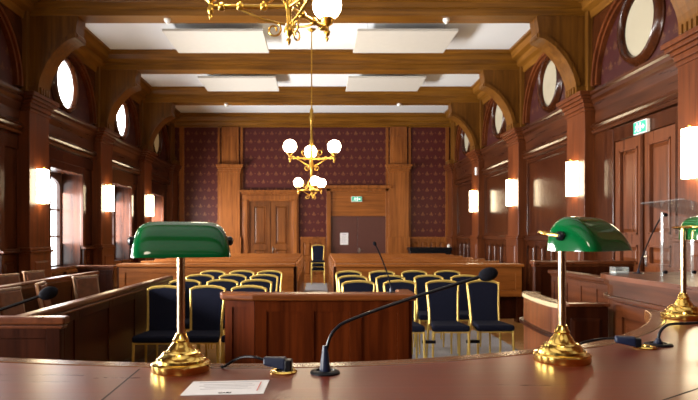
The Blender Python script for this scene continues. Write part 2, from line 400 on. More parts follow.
# bays: wainscot, panel field, frieze, lunette, archivolt, round window
def bay(c, sgn, xw, side, i):
    F = lambda u, v, n: Vector((xw+sgn*n, c+u, v))
    hw = 1.55-PW
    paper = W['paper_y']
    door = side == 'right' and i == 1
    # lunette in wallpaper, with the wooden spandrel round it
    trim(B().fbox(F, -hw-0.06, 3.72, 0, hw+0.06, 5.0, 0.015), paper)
    r = 1.16
    sp = [(-hw-0.07, 3.82), (-hw-0.07, 5.0), (hw+0.07, 5.0), (hw+0.07, 3.82)] + arc(0, 3.82, r, r, 0, PI, 28)
    # split in two to stay convex enough
    outl = [(-hw-0.07, 3.82)] + [(-hw-0.07, 5.0-0.0) if k == 0 else None for k in ()]
    inner = arc(0, 3.82, r, min(r, 1.12), PI, 0, 28)
    outer = []
    for p, q in inner:
        ang = math.atan2(q-3.82, p); k = max(abs(math.cos(ang))/(hw+0.07), abs(math.sin(ang))/1.18)
        outer.append((math.cos(ang)/k, 3.82+math.sin(ang)/k))
    trim(B().strip(inner, outer, lambda p, q, t: F(p, q, t), 0, 0.05), W['wall'])
    a0 = arc(0, 3.82, r-0.10, 1.02, PI, 0, 32); a1 = arc(0, 3.82, r+0.02, 1.14, PI, 0, 32); a2 = arc(0, 3.82, r-0.05, 1.07, PI, 0, 32)
    b = B().strip(a0, a1, lambda p, q, t: F(p, q, t), 0, 0.09); b.strip(a2, arc(0, 3.82, r+0.0, 1.12, PI, 0, 32), lambda p, q, t: F(p, q, t), 0, 0.13)
    trim(b, W['pil'])
    # round window
    w = bpy.data.objects.new('window_%d' % (len(BAY)+3+i + (0 if side == 'left' else len(BAY))), None); COL.objects.link(w); w['kind'] = 'structure'
    M = Matrix(((0, 0, sgn), (1, 0, 0), (0, 1, 0))).to_4x4()
    pos = F(-0.23 if side == 'left' else -0.11, 4.28 if side == 'left' else 4.34, 0)
    prof = [(0.41, 0.0), (0.55, 0.0), (0.55, 0.04), (0.53, 0.06), (0.52, 0.09), (0.49, 0.115), (0.465, 0.105), (0.45, 0.115), (0.435, 0.105), (0.415, 0.05), (0.41, 0.0)]
    bb = B(); n = 40
    rings = [[bb.bm.verts.new(pos + M @ Vector((rr*math.cos(2*PI*k/n), rr*math.sin(2*PI*k/n), z))) for k in range(n)] for rr, z in prof[:-1]]
    rings.append(rings[0])
    for q0, q1 in zip(rings, rings[1:]):
        for k in range(n): bb.bm.faces.new([q0[k], q0[(k+1) % n], q1[(k+1) % n], q1[k]])
    bb.build('window_frame', W['wall'], w, smooth=True)
    lit = W['day_round'] if (side == 'left' and i < 4) else (W['amber'] if side == 'left' else W['cream'])
    B().lathe([(0, 0.017), (0.425, 0.017), (0.425, 0.03), (0, 0.03)], pos, 40, M).build('pane', lit, w)
    # frieze board between capital and panel, leaning out at the top
    fz = [(0, 3.08), (0.10, 3.08), (0.12, 3.12), (0.09, 3.15), (0.14, 3.19), (0.10, 3.24), (0.06, 3.26), (0.06, 3.44), (0.10, 3.54), (0.10, 3.57), (0.14, 3.61), (0.15, 3.66), (0.18, 3.68), (0.18, 3.72), (0, 3.76)]
    trim(B().prism(fz, lambda p, q, t: F(t, q, p), -hw+0.05, hw-0.05), W['wall_h'])
    if side == 'right':
        if not door:
            b = B(); panels(b, F, -hw, hw, 0.18, 1.40, 5, 1, 0.09, 0.05); trim(b, W['wall'])
            b = B(); b.fbox(F, -hw, 1.42, 0, hw, 1.46, 0.11); b.fbox(F, -hw, 1.46, 0, hw, 1.50, 0.07); b.fbox(F, -hw, 0, 0, hw, 0.18, 0.07); trim(b, W['wall_h'], bevel=0.006)
            b = B(); b.fbox(F, -hw, 1.5, 0, -hw+0.10, 3.08, 0.05); b.fbox(F, hw-0.10, 1.5, 0, hw, 3.08, 0.05); b.fbox(F, -hw+0.1, 2.98, 0, hw-0.1, 3.08, 0.05); b.fbox(F, -hw+0.1, 1.5, 0, hw-0.1, 1.58, 0.05)
            b.fbox(F, -hw+0.1, 1.58, 0, hw-0.1, 2.98, 0.025); trim(b, W['wall'], bevel=0.006)
        else:
            for s0, s1 in ((-hw, -1.14), (0.70, hw)):
                b = B(); b.fbox(F, s0, 0, 0, s1, 3.08, 0.05); trim(b, W['wall'])
    else:
        b = B()
        for s0, s1 in ((-hw, -WH-0.17), (WH-0.05, hw)):
            panels(b, F, s0, s1, 0.18, 1.22, 1, 1, 0.09, 0.05)
        panels(b, F, -WH-0.17, WH-0.05, 0.18, 0.93, 2, 1, 0.09, 0.05); trim(b, W['wall'])
        b = B()
        for s0, s1 in ((-hw, -WH-0.13), (WH-0.09, hw)):
            b.fbox(F, s0, 1.24, 0, s1, 1.27, 0.11); b.fbox(F, s0, 1.27, 0, s1, 1.30, 0.07)
        b.fbox(F, -hw, 0, 0, hw, 0.18, 0.07); trim(b, W['wall_h'], bevel=0.006)
        b = B()   # window architrave
        b.fbox(F, -WH-0.22, 1.30, 0, -WH-0.11, 2.85, 0.06); b.fbox(F, WH-0.11, 1.30, 0, WH+0.02, 2.85, 0.06); b.fbox(F, -WH-0.22, WZ1, 0, WH+0.02, 2.85, 0.055)
        b.fbox(F, -hw, 2.85, 0, hw, 3.08, 0.03); trim(b, W['wall'], bevel=0.006)
for i, c in enumerate(BAY):
    bay(c, 1, XL, 'left', i); bay(c, -1, XR, 'right', i)

# end wall joinery
ZD = 1.47
def end_panel(x0, x1, cols):
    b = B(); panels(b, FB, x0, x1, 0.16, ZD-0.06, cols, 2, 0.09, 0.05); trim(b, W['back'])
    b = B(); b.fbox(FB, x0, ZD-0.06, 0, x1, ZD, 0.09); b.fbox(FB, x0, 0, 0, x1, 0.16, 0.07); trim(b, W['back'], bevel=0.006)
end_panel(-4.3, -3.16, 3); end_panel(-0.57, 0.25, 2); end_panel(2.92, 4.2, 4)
for x0, x1 in ((-3.14, -2.49), (2.26, 2.90)):
    b = B(); b.fbox(FB, x0, 0, 0, x1, 3.55, 0.14); b.fbox(FB, x0-0.04, 0, 0, x1+0.04, ZD, 0.18); b.fbox(FB, x0+0.05, 3.78, 0, x1-0.05, 5.0, 0.09)
    b.fbox(FB, x0+0.12, 3.9, 0.08, x1-0.12, 4.7, 0.10)
    for z0, z1, e in ((3.52, 3.58, 0.02), (3.58, 3.65, 0.04), (3.65, 3.72, 0.08), (3.72, 3.78, 0.11)): b.fbox(FB, x0-e, z0, 0, x1+e, z1, 0.14+e)
    trim(b, W['back'], bevel=0.008)
for x0, x1 in ((-3.22, -3.14), (-2.49, -2.41), (2.18, 2.26), (2.90, 2.98), (4.1, 4.2), (-4.45, -4.3)):
    b = B(); b.fbox(FB, x0, ZD, 0, x1, 5.0, 0.05); trim(b, W['back'])

def leaf(parent, F, u0, u1, v0, v1, rows, mat, name='door_leaf', t=0.05):
    b = B(); b.fbox(F, u0, v0, 0, u1, v1, 0.02)
    st = 0.13
    b.fbox(F, u0, v0, 0.01, u0+st, v1, t); b.fbox(F, u1-st, v0, 0.01, u1, v1, t)
    zs = [v0] + rows + [v1]
    for z in zs:
        a = min(max(z-0.07, v0), v1-0.14); b.fbox(F, u0+st, a, 0.01, u1-st, a+0.14, t*0.98)
    for z0, z1 in zip(zs, zs[1:]):
        a0 = min(max(z0-0.07, v0), v1-0.14)+0.14; a1 = min(max(z1-0.07, v0), v1-0.14)
        b.frust(F, u0+st+0.03, a0+0.03, u1-st-0.03, a1-0.03, 0.018, t*0.8, 0.05)
        for (p0, q0, p1, q1) in ((u0+st, a0, u1-st, a0+0.025), (u0+st, a1-0.025, u1-st, a1), (u0+st, a0, u0+st+0.025, a1), (u1-st-0.025, a0, u1-st, a1)):
            b.fbox(F, p0, q0, 0.018, p1, q1, t+0.012)
    return b.build(name, mat, parent)
def door_root(n):
    o = bpy.data.objects.new('door_%d' % n, None); COL.objects.link(o); o['kind'] = 'structure'; return o
def handle(parent, F, u, v, n, s):
    b = B(); b.fbox(F, u-0.02, v-0.10, n, u+0.02, v+0.10, n+0.012)
    b.tube([F(u, v+0.03, n), F(u, v+0.03, n+0.05), F(u+s*0.11, v+0.03, n+0.055)], 0.010, 8)
    b.build('door_handle', W['chrome'], parent)
# left panelled double door of the end wall
d = door_root(1)
b = B()
for u0, u1 in ((-2.42, -2.20), (-0.84, -0.62)): b.fbox(FB, u0, 0, 0, u1, 2.70, 0.09); b.fbox(FB, u0+0.05, 0, 0.08, u1-0.05, 2.66, 0.12)
b.fbox(FB, -2.42, 2.62, 0, -0.62, 2.84, 0.09); b.fbox(FB, -2.40, 2.66, 0.08, -0.64, 2.80, 0.11)
b.fbox(FB, -2.46, 2.84, 0, -0.58, 2.90, 0.14); b.fbox(FB, -2.50, 2.90, 0, -0.54, 2.97, 0.18)
b.build('door_frame', W['back'], d, bevel=0.008)
leaf(d, FB, -2.20, -1.53, 0, 2.62, [0.45, 1.15], W['door']); leaf(d, FB, -1.51, -0.84, 0, 2.62, [0.45, 1.15], W['door'])
handle(d, FB, -1.46, 1.05, 0.05, 1)
# right entrance with a flat wooden transom and maroon leaves
d = door_root(2)
b = B()
for u0, u1 in ((0.27, 0.41), (2.17, 2.31)): b.fbox(FB, u0, 0, 0, u1, 3.02, 0.12)
b.fbox(FB, 0.27, 2.93, 0, 2.31, 3.02, 0.12); b.fbox(FB, 0.22, 3.02, 0, 2.34, 3.12, 0.18)
b.build('door_frame', W['back'], d, bevel=0.008)
b = B(); b.fbox(FB, 0.41, 2.14, 0, 2.17, 2.93, 0.06); b.build('transom_panel', W['pew'], d)
for u0, u1, s in ((0.41, 1.255, -1), (1.265, 2.17, 1)):
    b = B(); b.fbox(FB, u0, 0.01, 0, u1, 2.13, 0.05); b.build('door_leaf', W['maroon'], d, bevel=0.004)
handle(d, FB, 1.32, 1.02, 0.05, 1)
# panelled double door on the right wall
d = door_root(3)
c = BAY[1]-0.22; F3 = lambda u, v, n: Vector((XR-n, c+u, v))
b = B()
for u0, u1 in ((-0.92, -0.75), (0.75, 0.92)): b.fbox(F3, u0, 0, 0, u1, 3.05, 0.09)
b.fbox(F3, -0.75, 2.86, 0, 0.75, 3.06, 0.08)
b.build('door_frame', W['wall'], d, bevel=0.008)
leaf(d, F3, -0.75, -0.01, 0, 2.85, [0.5, 1.05, 1.45], W['door_side'], t=0.06); leaf(d, F3, 0.01, 0.75, 0, 2.85, [0.5, 1.05, 1.45], W['door_side'], t=0.06)
B().fbox(F3, -0.03, 0, 0.03, 0.03, 2.85, 0.085).build('astragal', W['wall'], d)
handle(d, F3, -0.08, 1.20, 0.06, -1)

# judges' platform under the desk
struct(B().box(-3.6, YF, 0, 2.9, 2.75, 0.44), 'floor_platform', W['floor'])

# ------------------------------------------------------------------ wall sconces
def make_sconce(label):
    o = thing('wall_sconce', label, 'wall lamp', group='half round sconces on the pilasters')
    b = B(); n = 16
    prof = arc(0, 0, 0.135, 0.13, 0, PI, n)
    b.prism(prof, lambda p, q, t: Vector((q+0.012, p, t)), -0.27, 0.27)
    b.build('lamp_shade', W['sconce'], o, smooth=True)
    B().box(0, -0.10, -0.24, 0.014, 0.10, 0.24).build('back_plate', W['old_brass'], o)
    b = B(); b.tube([(0.013, 0.02, 0.27), (0.06, 0, 0.30), (0.07, 0, 0.31)], [0.006]*3, 8); b.ball((0.075, 0, 0.305), 0.016, 10); b.build('finial', W['old_brass'], o, smooth=True)
    return o
names = ['second', 'third', 'fourth', 'fifth', 'sixth']
ordl = {1: 'nearest pilaster in view, cut by the frame', 2: 'pilaster just before the far end of the double door bay', 3: 'third pilaster back', 4: 'fourth pilaster back, farthest glowing one'}
sc0 = make_sconce('glowing half-round sconce on the right wall pilaster at the photo edge, nearest')
sc0.location = (XR-0.20, PIL[1], 2.41); sc0.rotation_euler = (0, 0, PI)
dup(sc0, (XR-0.20, PIL[2], 2.42), PI, 'glowing half-round sconce on the right wall pilaster just left of the panelled double door')
dup(sc0, (XR-0.20, PIL[3], 2.42), PI, 'glowing half-round sconce on the right wall, middle of the three beyond the double door')
dup(sc0, (XR-0.20, PIL[4], 2.42), PI, 'glowing half-round sconce on the right wall nearest the end wall')
dup(sc0, (XL+0.20, PIL[2], 2.30), 0, 'glowing half-round sconce on the left wall, largest, beside the first tall window')
dup(sc0, (XL+0.20, PIL[3], 2.30), 0, 'glowing half-round sconce on the left wall, middle one, between the tall windows')
dup(sc0, (XL+0.20, PIL[4], 2.30), 0, 'glowing half-round sconce on the left wall nearest the end wall')

# ------------------------------------------------------------------ chandeliers
def globe_lamp(root, x, y, z, r, k=1.0):
    """gallery cup, finial beneath, opal globe above; (x, y, z) is the arm tip"""
    b = B(); b.lathe([(0.0, -0.10*k), (0.010*k, -0.085*k), (0.016*k, -0.07*k), (0.008*k, -0.055*k), (0.022*k, -0.04*k), (0.026*k, -0.015*k), (0.014*k, 0.005*k), (0.018*k, 0.03*k), (0.046*k, 0.05*k), (0.052*k, 0.075*k), (0.060*k, 0.085*k), (0.056*k, 0.095*k), (0, 0.095*k)], (x, y, z), 16)
    h = b.build('lamp_holder', W['old_brass'], root, smooth=True, ang=60)
    g = B().ball((x, y, z+0.085*k+r*0.97), r, 28).build('globe', W['globe'], h, smooth=True, ang=180)
def scroll(c, ux, uz, r, turns=1.35, n=26, flip=1):
    """spiral in the vertical plane spanned by direction ux and z"""
    pts = []
    for i in range(n+1):
        t = i/n; a = flip*(PI*0.5 + 2*PI*turns*t); rr = r*(1-0.72*t)
        pts.append(Vector(c) + Vector((ux[0], ux[1], 0))*rr*math.cos(a) + Vector((0, 0, uz))*rr*math.sin(a))
    return pts
def arm(root, a, z, L, r, k, fancy=True):
    ux = (math.cos(a), math.sin(a)); P = lambda d, h: Vector((ux[0]*d, ux[1]*d, z+h))
    b = B()
    b.tube([P(0.02, 0), P(L, 0)], 0.017*k, 10)
    for d in ([0.32, 0.62, 0.86] if fancy else [0.6]):
        M = Vector((ux[0], ux[1], 0)).to_track_quat('Z', 'Y').to_matrix().to_4x4()
        b.lathe([(0.016*k, -0.026*k), (0.027*k, -0.02*k), (0.031*k, 0), (0.027*k, 0.02*k), (0.016*k, 0.026*k)], P(L*d, 0), 12, M)
        b.tube([P(L*d, 0.02*k), P(L*d, 0.035*k)], 0.009*k, 6)
    # under-brace with a curl and an upper curl near the hub
    b.tube([P(0.03, -0.13*k)] + [P(L*(0.08+0.62*t), -0.13*k*(1-t)**1.6-0.035*k*math.sin(PI*t)) for t in (0.15, 0.3, 0.45, 0.6, 0.75, 0.9, 1.0)], 0.010*k, 6)
    b.tube(scroll(P(0.11*k, -0.17*k), ux, 1, 0.06*k), 0.008*k, 6)
    b.tube(scroll(P(0.17*k, 0.10*k), ux, 1, 0.075*k, flip=-1), 0.008*k, 6)
    b.tube([P(0.0, 0.30*k), P(0.06*k, 0.26*k), P(0.09*k, 0.16*k), P(0.05*k, 0.06*k), P(0.02, 0.0)], 0.009*k, 6)
    b.build('arm', W['old_brass'], root, smooth=True, ang=60)
    globe_lamp(root, ux[0]*L, ux[1]*L, z, r, k)
def chandelier(label, x, y, tiers, rod_from, column):
    o = thing('chandelier', label, 'chandelier', (x, y, 0), group='brass globe chandeliers')
    b = B(); b.tube([(0, 0, rod_from), (0, 0, ZC)], 0.012, 8); b.lathe([(0.0, ZC-0.06), (0.03, ZC-0.05), (0.07, ZC-0.02), (0.08, ZC), (0, ZC)], (0, 0, 0), 18)
    b.build('rod', W['old_brass'], o, smooth=True)
    B().lathe(column, (0, 0, 0), 16).build('column', W['old_brass'], o, smooth=True, ang=60)
    for z, L, r, k, a0, fancy in tiers:
        for q in range(3): arm(o, a0+q*2*PI/3, z, L, r, k, fancy)
    return o
def column(zb, zt, k):
    H = zt-zb
    pr = [(0, 0), (0.012, 0.02), (0.018, 0.04), (0.008, 0.055), (0.016, 0.07), (0.036, 0.095), (0.03, 0.12), (0.016, 0.14)]
    pr = [(r*k, z*k) for r, z in pr]
    out = [(r, zb+z) for r, z in pr]
    for f, r in ((0.30, 0.020), (0.36, 0.034), (0.40, 0.020), (0.55, 0.016), (0.62, 0.03), (0.66, 0.018), (0.80, 0.014), (0.86, 0.028), (0.90, 0.040), (0.93, 0.018), (0.97, 0.03), (1.0, 0.012)):
        z = zb+f*H
        if z > out[-1][1]: out.append((r*k, z))
    return out + [(0, zt+0.001)]
chandelier('large brass chandelier with opal globes, near one, cut by the top of the photo', -0.245, 5.05,
           [(3.43, 0.66, 0.135, 1.15, PI, True)], 4.05, column(3.10, 4.06, 1.25))
chandelier('two-tier brass chandelier with small opal globes hanging before the red end wall', -0.12, 11.25,
           [(2.94, 0.47, 0.122, 1.0, PI/2+0.05, True), (2.36, 0.26, 0.088, 0.75, R(165), False)], 3.88, column(2.24, 3.90, 1.3))

# ------------------------------------------------------------------ ceiling items
def make_panel(label):
    o = thing('acoustic_panel', label, 'acoustic panel', group='white acoustic panels under the ceiling')
    B().box(-0.90, -0.64, 0, 0.90, 0.64, 0.045).build('board', W['acoustic'], o, bevel=0.004)
    for sx in (-0.7, 0.7):
        for sy in (-0.45, 0.45): B().tube([(sx, sy, 0.04), (sx, sy, ZC-5.15)], 0.004, 6).build('hanger', W['chrome'], o)
    return o
p0 = make_panel('white acoustic panel hung under the ceiling, nearer row, left of the chandelier rod'); p0.location = (-1.88, 11.33, 5.15)
dup(p0, (1.60, 11.33, 5.15), 0, 'white acoustic panel hung under the ceiling, nearer row, right of the chandelier rod')
dup(p0, (-1.88, 14.5, 5.15), 0, 'white acoustic panel hung under the ceiling, farther row, left side')
dup(p0, (1.60, 14.5, 5.15), 0, 'white acoustic panel hung under the ceiling, farther row, right side')
def make_detector(label):
    o = thing('smoke_detector', label, 'smoke detector', group='smoke detectors under the beams')
    B().lathe([(0, 0.0), (0.055, 0.0), (0.055, -0.02), (0.045, -0.045), (0.03, -0.055), (0, -0.06)], (0, 0, 0), 18).build('housing', W['plastic'], o, smooth=True)
    B().lathe([(0, -0.058), (0.02, -0.058), (0.018, -0.075), (0, -0.078)], (0, 0, 0), 14).build('sensor_cap', W['plastic'], o, smooth=True)
    return o
s0 = make_detector('white smoke detector under the nearest ceiling beam, left side'); s0.location = (-2.43, 9.68, ZB)
dup(s0, (2.07, 9.68, ZB), 0, 'white smoke detector under the nearest ceiling beam, right side')
dup(s0, (-2.43, 15.9, ZB), 0, 'white smoke detector under the third ceiling beam, left side')
dup(s0, (2.15, 15.9, ZB), 0, 'white smoke detector under the third ceiling beam, right side')

# ------------------------------------------------------------------ exit signs, notice, switch
def exit_sign(label, loc, rz, w, h, d):
    o = thing('exit_sign', label, 'exit sign', loc, rz, 'lit exit signs over the doors')
    B().box(-w/2, -d, -h/2, w/2, 0, h/2).build('housing', W['plastic'], o, bevel=0.006)
    B().box(-w/2+0.012, -d-0.004, -h/2+0.012, w/2-0.012, -d+0.002, h/2-0.012).build('face', W['exit_green'], o)
    b = B(); y0, y1 = -d-0.008, -d-0.002; G = lambda p, q, t: Vector((p, t, q)); k = h/0.17
    # running man, doorway and arrow
    b.prism(arc(-0.055*k, 0.048*k, 0.013*k, 0.013*k, 0, 2*PI-0.4, 10), G, y0, y1)
    for quad in ([(-0.065, 0.03), (-0.035, 0.03), (-0.05, -0.015), (-0.075, -0.01)], [(-0.05, -0.015), (-0.035, -0.03), (-0.02, -0.055), (-0.032, -0.06), (-0.05, -0.033), (-0.066, -0.012)],
                 [(-0.07, -0.01), (-0.062, -0.02), (-0.09, -0.05), (-0.115, -0.048), (-0.113, -0.038), (-0.094, -0.038)], [(-0.037, 0.03), (-0.012, 0.008), (-0.018, 0.0), (-0.044, 0.018)], [(-0.065, 0.03), (-0.095, 0.02), (-0.098, -0.002), (-0.089, -0.002), (-0.086, 0.013), (-0.064, 0.018)]):
        b.prism([(p*k, q*k) for p, q in quad], G, y0, y1)
    b.prism([(0.0, 0.055*k), (0.035*k, 0.055*k), (0.035*k, -0.055*k), (0.0, -0.055*k)], G, y0, y1)
    b.prism([(0.05*k, 0.012*k), (0.085*k, 0.012*k), (0.085*k, 0.035*k), (0.125*k, 0), (0.085*k, -0.035*k), (0.085*k, -0.012*k), (0.05*k, -0.012*k)], G, y0, y1)
    b.build('pictogram', W['exit_white'], o)
exit_sign('green exit sign on the wooden transom over the maroon end wall doors', (1.24, YB-0.06, 2.68), 0, 0.34, 0.17, 0.05)
exit_sign('green exit sign above the panelled double door on the right wall', (XR-0.085, 7.88, 2.93), -PI/2, 0.32, 0.17, 0.05)
o = thing('notice_sheet', 'white printed notice taped to the left maroon door leaf', 'notice', (0.84, YB-0.05, 1.41))
B().box(-0.13, -0.003, -0.19, 0.13, 0, 0.19).build('sheet', W['sheet'], o)
b = B()
b.box(-0.06, -0.005, 0.12, 0.06, -0.002, 0.15)
for k in range(7): b.box(-0.09, -0.005, 0.07-k*0.033, 0.09-0.03*(k % 3), -0.002, 0.08-k*0.033)
b.build('print', W['ink'], o)
o = thing('wall_sensor', 'small white sensor box on a right wall pilaster above head height', 'sensor', (XR-0.20, 15.72, 3.2))
B().box(-0.04, -0.05, -0.10, 0, 0.05, 0.10).build('housing', W['plastic'], o, bevel=0.008)
B().box(-0.044, -0.02, -0.06, -0.038, 0.02, -0.02).build('lens', W['ink'], o)

# ------------------------------------------------------------------ rug and aisle sheen strip
o = tag(B().box(-0.02, 5.95, 0, 2.62, 9.45, 0.012).build('rug', W['rug']), 'grey carpet under the right hand block of gold chairs', 'rug')
o = tag(B().box(-0.37, 9.55, 0, 0.27, 19.0, 0.012).build('aisle_sheen_strip', W['rug']), 'grey strip along the aisle between the pews, painted in as floor sheen', 'floor sheen')  # grey strip added to paint the pale ceiling reflection on the aisle floor

# ------------------------------------------------------------------ banquet chairs (front is -y, origin on the floor)
GC = 'gold and navy banquet chairs'
def back_pts(inset=0.0):
    pts = []
    wb, wt, z0, z1 = 0.162-inset, 0.187-inset, 0.46+inset*0.3, 0.925-inset
    ycur = lambda z: 0.205 + 0.10*max(0, (z-0.44))/0.5
    for t in (0, 0.25, 0.5, 0.75, 0.9, 0.985): z = z0+(z1-z0)*t; pts.append((-(wb+(wt-wb)*t**1.6), ycur(z), z))
    for k in range(1, 8):
        u = k/8; pts.append((-(wt)+2*wt*u, ycur(z1+0.015), z1+0.022*math.sin(PI*u)+0.004))
    for t in (0.985, 0.9, 0.75, 0.5, 0.25, 0): z = z0+(z1-z0)*t; pts.append(((wb+(wt-wb)*t**1.6), ycur(z), z))
    return pts
def make_chair(label):
    o = thing('banquet_chair', label, 'chair', group=GC)
    b = B(); b.prism([(-0.212, -0.22), (0.212, -0.22), (0.158, 0.19), (-0.158, 0.19)], lambda p, q, t: Vector((p, q, t)), 0.425, 0.495)
    b.build('seat', W['navy'], o, bevel=0.022, seg=3)
    b = B()
    b.tube([(-0.20, -0.205, 0.417), (0.20, -0.205, 0.417), (0.15, 0.185, 0.417), (-0.15, 0.185, 0.417)], 0.010, 4, closed=True)
    b.build('seat_frame', W['gold'], o)
    b = B(); b.tube(back_pts(), 0.0165, 6); b.build('back_frame', W['gold'], o, smooth=True, ang=50)
    bp = back_pts(0.012)
    b = B(); n = len(bp)
    vs = [Vector(p)+Vector((0, -0.018, 0)) for p in bp] + [Vector(p)+Vector((0, 0.018, 0)) for p in bp]
    b._faces(vs, [tuple(range(n)), tuple(range(n, 2*n))[::-1]] + [(i, (i+1) % n, n+(i+1) % n, n+i) for i in range(n)])
    b.build('backrest', W['navy'], o, bevel=0.006)
    for sx in (-1, 1):
        B().tube([(sx*0.195, -0.20, 0.43), (sx*0.20, -0.205, 0.2), (sx*0.20, -0.215, 0.0)], [0.015, 0.013, 0.011], 6).build('leg', W['gold'], o)
        B().tube([(sx*0.166, 0.207, 0.50), (sx*0.180, 0.203, 0.40), (sx*0.190, 0.23, 0.2), (sx*0.195, 0.27, 0.0)], [0.015, 0.015, 0.013, 0.011], 6).build('leg', W['gold'], o)
    return o
first = None
rowname = ['front row', 'second row', 'third row', 'back row']
colL = ['farthest from aisle', 'middle of three', 'nearest the aisle']
colR = ['nearest the aisle', 'second from aisle', 'third from aisle', 'farthest from aisle']
def place(x, y, rz, label, z=0.0, rx=0.0):
    global first
    if first is None:
        first = make_chair(label); first.location = (x, y, z); first.rotation_euler = (rx, 0, rz); return first
    return dup(first, (x, y, z), rz, label, rx)
for r, yb in enumerate((6.54, 7.46, 8.45, 9.42)):
    for c in range(3):
        x = (-1.655, -1.195, -0.75)[c]
        place(x+random.uniform(-.012, .012), yb-0.30+random.uniform(-.02, .02), R(random.uniform(-2, 2)), 'gold framed navy chair left of aisle, %s, %s' % (rowname[r], colL[c]))
for r, yb in enumerate((7.08, 8.0, 9.05)):
    for c in range(4):
        x = (0.47, 0.975, 1.475, 1.965)[c]
        nm = ('front row', 'middle row', 'back row')[r]
        place(x+random.uniform(-.012, .012), yb-0.30+c*0.03, R(random.uniform(-2, 2)), 'gold framed navy chair right of aisle, %s, %s' % (nm, colR[c]), z=0.0155)
for k in range(3):
    place(0.0, 18.55-0.055*k, 0, 'gold framed navy chair, %s of the stack of three by the end wall' % ('bottom', 'middle', 'top')[k], z=0.0155+0.125*k)
# black clips that link the front right row
clip0 = None
for c in range(3):
    x = (0.722, 1.225, 1.72)[c]
    lab = 'black clip linking front row right chairs, %s' % ('nearest the aisle', 'middle of the three', 'farthest from the aisle')[c]
    if clip0 is None:
        clip0 = thing('chair_clip', lab, 'clip', (x, 6.6, 0.33), group='black chair linking clips')
        B().box(-0.075, -0.015, -0.018, 0.075, 0.015, 0.018).build('bar', W['black'], clip0, bevel=0.005)
    else: dup(clip0, (x, 6.6+c*0.03, 0.33), 0, lab)

# ------------------------------------------------------------------ pews and their fronts
def make_pew(name, label, x0, x1, y):
    o = thing('pew', label, 'pew', ((x0+x1)/2, y, 0), group='wooden pews in rows')
    h = (x1-x0)/2
    F = lambda u, v, n: Vector((u, 0.36-n, v))
    b = B(); panels(b, F, -h+0.05, h-0.05, 0.42, 0.97, 6, 1, 0.09, 0.035); b.build('backrest', W['pew'], o)
    B().box(-h, 0.32, 0.97, h, 0.42, 1.02).build('top_rail', W['pew'], o, bevel=0.012)
    B().box(-h+0.05, -0.08, 0.40, h-0.05, 0.33, 0.44).build('seat', W['pew'], o, bevel=0.01)
    for sx in (-1, 1):
        B().prism([(-0.10, 0), (0.40, 0), (0.42, 0.97), (0.30, 0.97), (0.24, 0.66), (-0.10, 0.60)], lambda p, q, t: Vector((t, p, q)), sx*h-0.03, sx*h+0.03).build('end_panel', W['pew'], o, bevel=0.008)
    return o
pn = ['first row', 'second row', 'third row', 'fourth row', 'fifth row', 'sixth row']
PX = {'left': (-3.42, -0.42), 'right': (0.32, 3.50)}
for side in ('left', 'right'):
    x0, x1 = PX[side]; p = None
    for k in range(6):
        lab = 'long wooden pew %s of the aisle, %s behind the panelled front' % (side, pn[k])
        y = 11.25+0.97*k
        if p is None: p = make_pew('pew', lab, x0, x1, y)
        else: dup(p, ((x0+x1)/2, y, 0), 0, lab)
    o = thing('panelled_screen', 'long panelled wooden screen before the pews %s of the aisle' % side, 'wooden screen', ((x0+x1)/2, 10.35, 0), group='panelled screens before the pews')
    h = (x1-x0)/2
    F = lambda u, v, n: Vector((u, -n, v))
    b = B(); panels(b, F, -h, h, 0.46, 0.97, 2, 1, 0.10, 0.04, False); b.build('front_panel', W['pew'], o)
    b = B(); b.box(-h-0.03, -0.10, 0.97, h+0.03, 0.28, 1.02); b.build('top_shelf', W['pew'], o, bevel=0.012)
    for u in (-h, 0, h): B().box(u-0.05, 0.02, 0, u+0.05, 0.22, 0.97).build('support', W['box'], o)
    B().box(-h, 0.10, 0.06, h, 0.13, 0.50).build('kick_board', W['box'], o)

# black console against the end wall
o = thing('console_cabinet', 'long black cabinet with overhanging lid by the end wall, right of the doors', 'cabinet', (3.47, 18.7, 0))
B().box(-0.62, -0.2, 0.08, 0.62, 0.25, 1.05).build('body', W['black'], o, bevel=0.01)
B().box(-0.66, -0.25, 1.05, 0.66, 0.28, 1.15).build('lid', W['black'], o, bevel=0.015)
for sx in (-0.52, 0.52): B().box(sx-0.05, -0.17, 0, sx+0.05, 0.2, 0.08).build('foot', W['black'], o)
o = thing('round_knob', 'small shiny white knob on the right end of the black cabinet', 'knob', (4.03, 18.5, 1.15))
B().lathe([(0, 0), (0.05, 0), (0.05, 0.015), (0.02, 0.02), (0, 0.02)], (0, 0, 0), 16).build('base', W['plastic'], o)
B().ball((0, 0, 0.055), 0.04, 14).build('top', W['plastic'], o, smooth=True)

# ------------------------------------------------------------------ boxed partitions
def partition(name, label, cat, F, u0, u1, h, cols, mat, cap, loc=(0, 0, 0), cw=0.06, both=True, ends=True):
    """standing panelled screen; F(u, v, n) local frame, n towards the viewer"""
    o = thing(name, label, cat, loc)
    b = B(); panels(b, F, u0, u1, 0.14, h-0.05, cols, 1, 0.09, 0.02, False)
    if both: panels(b, lambda u, v, n: F(u, v, -0.05-n), u0, u1, 0.14, h-0.05, cols, 1, 0.09, 0.02, False)
    b.fbox(F, u0, 0.0, -0.05, u1, h-0.05, 0.0)
    b.build('panelling', mat, o, bevel=0.003)
    b = B(); b.fbox(F, u0, 0, -0.09, u1, 0.14, 0.045); b.build('plinth', mat, o, bevel=0.006)
    b = B(); b.fbox(F, u0-0.02, h-0.08, -0.05-cw*0.5, u1+0.02, h-0.05, max(cw*0.5, 0.022)); b.fbox(F, u0-0.03, h-0.05, -0.05-cw, u1+0.03, h, cw)
    b.build('top_rail', cap, o, bevel=0.012)
    return o
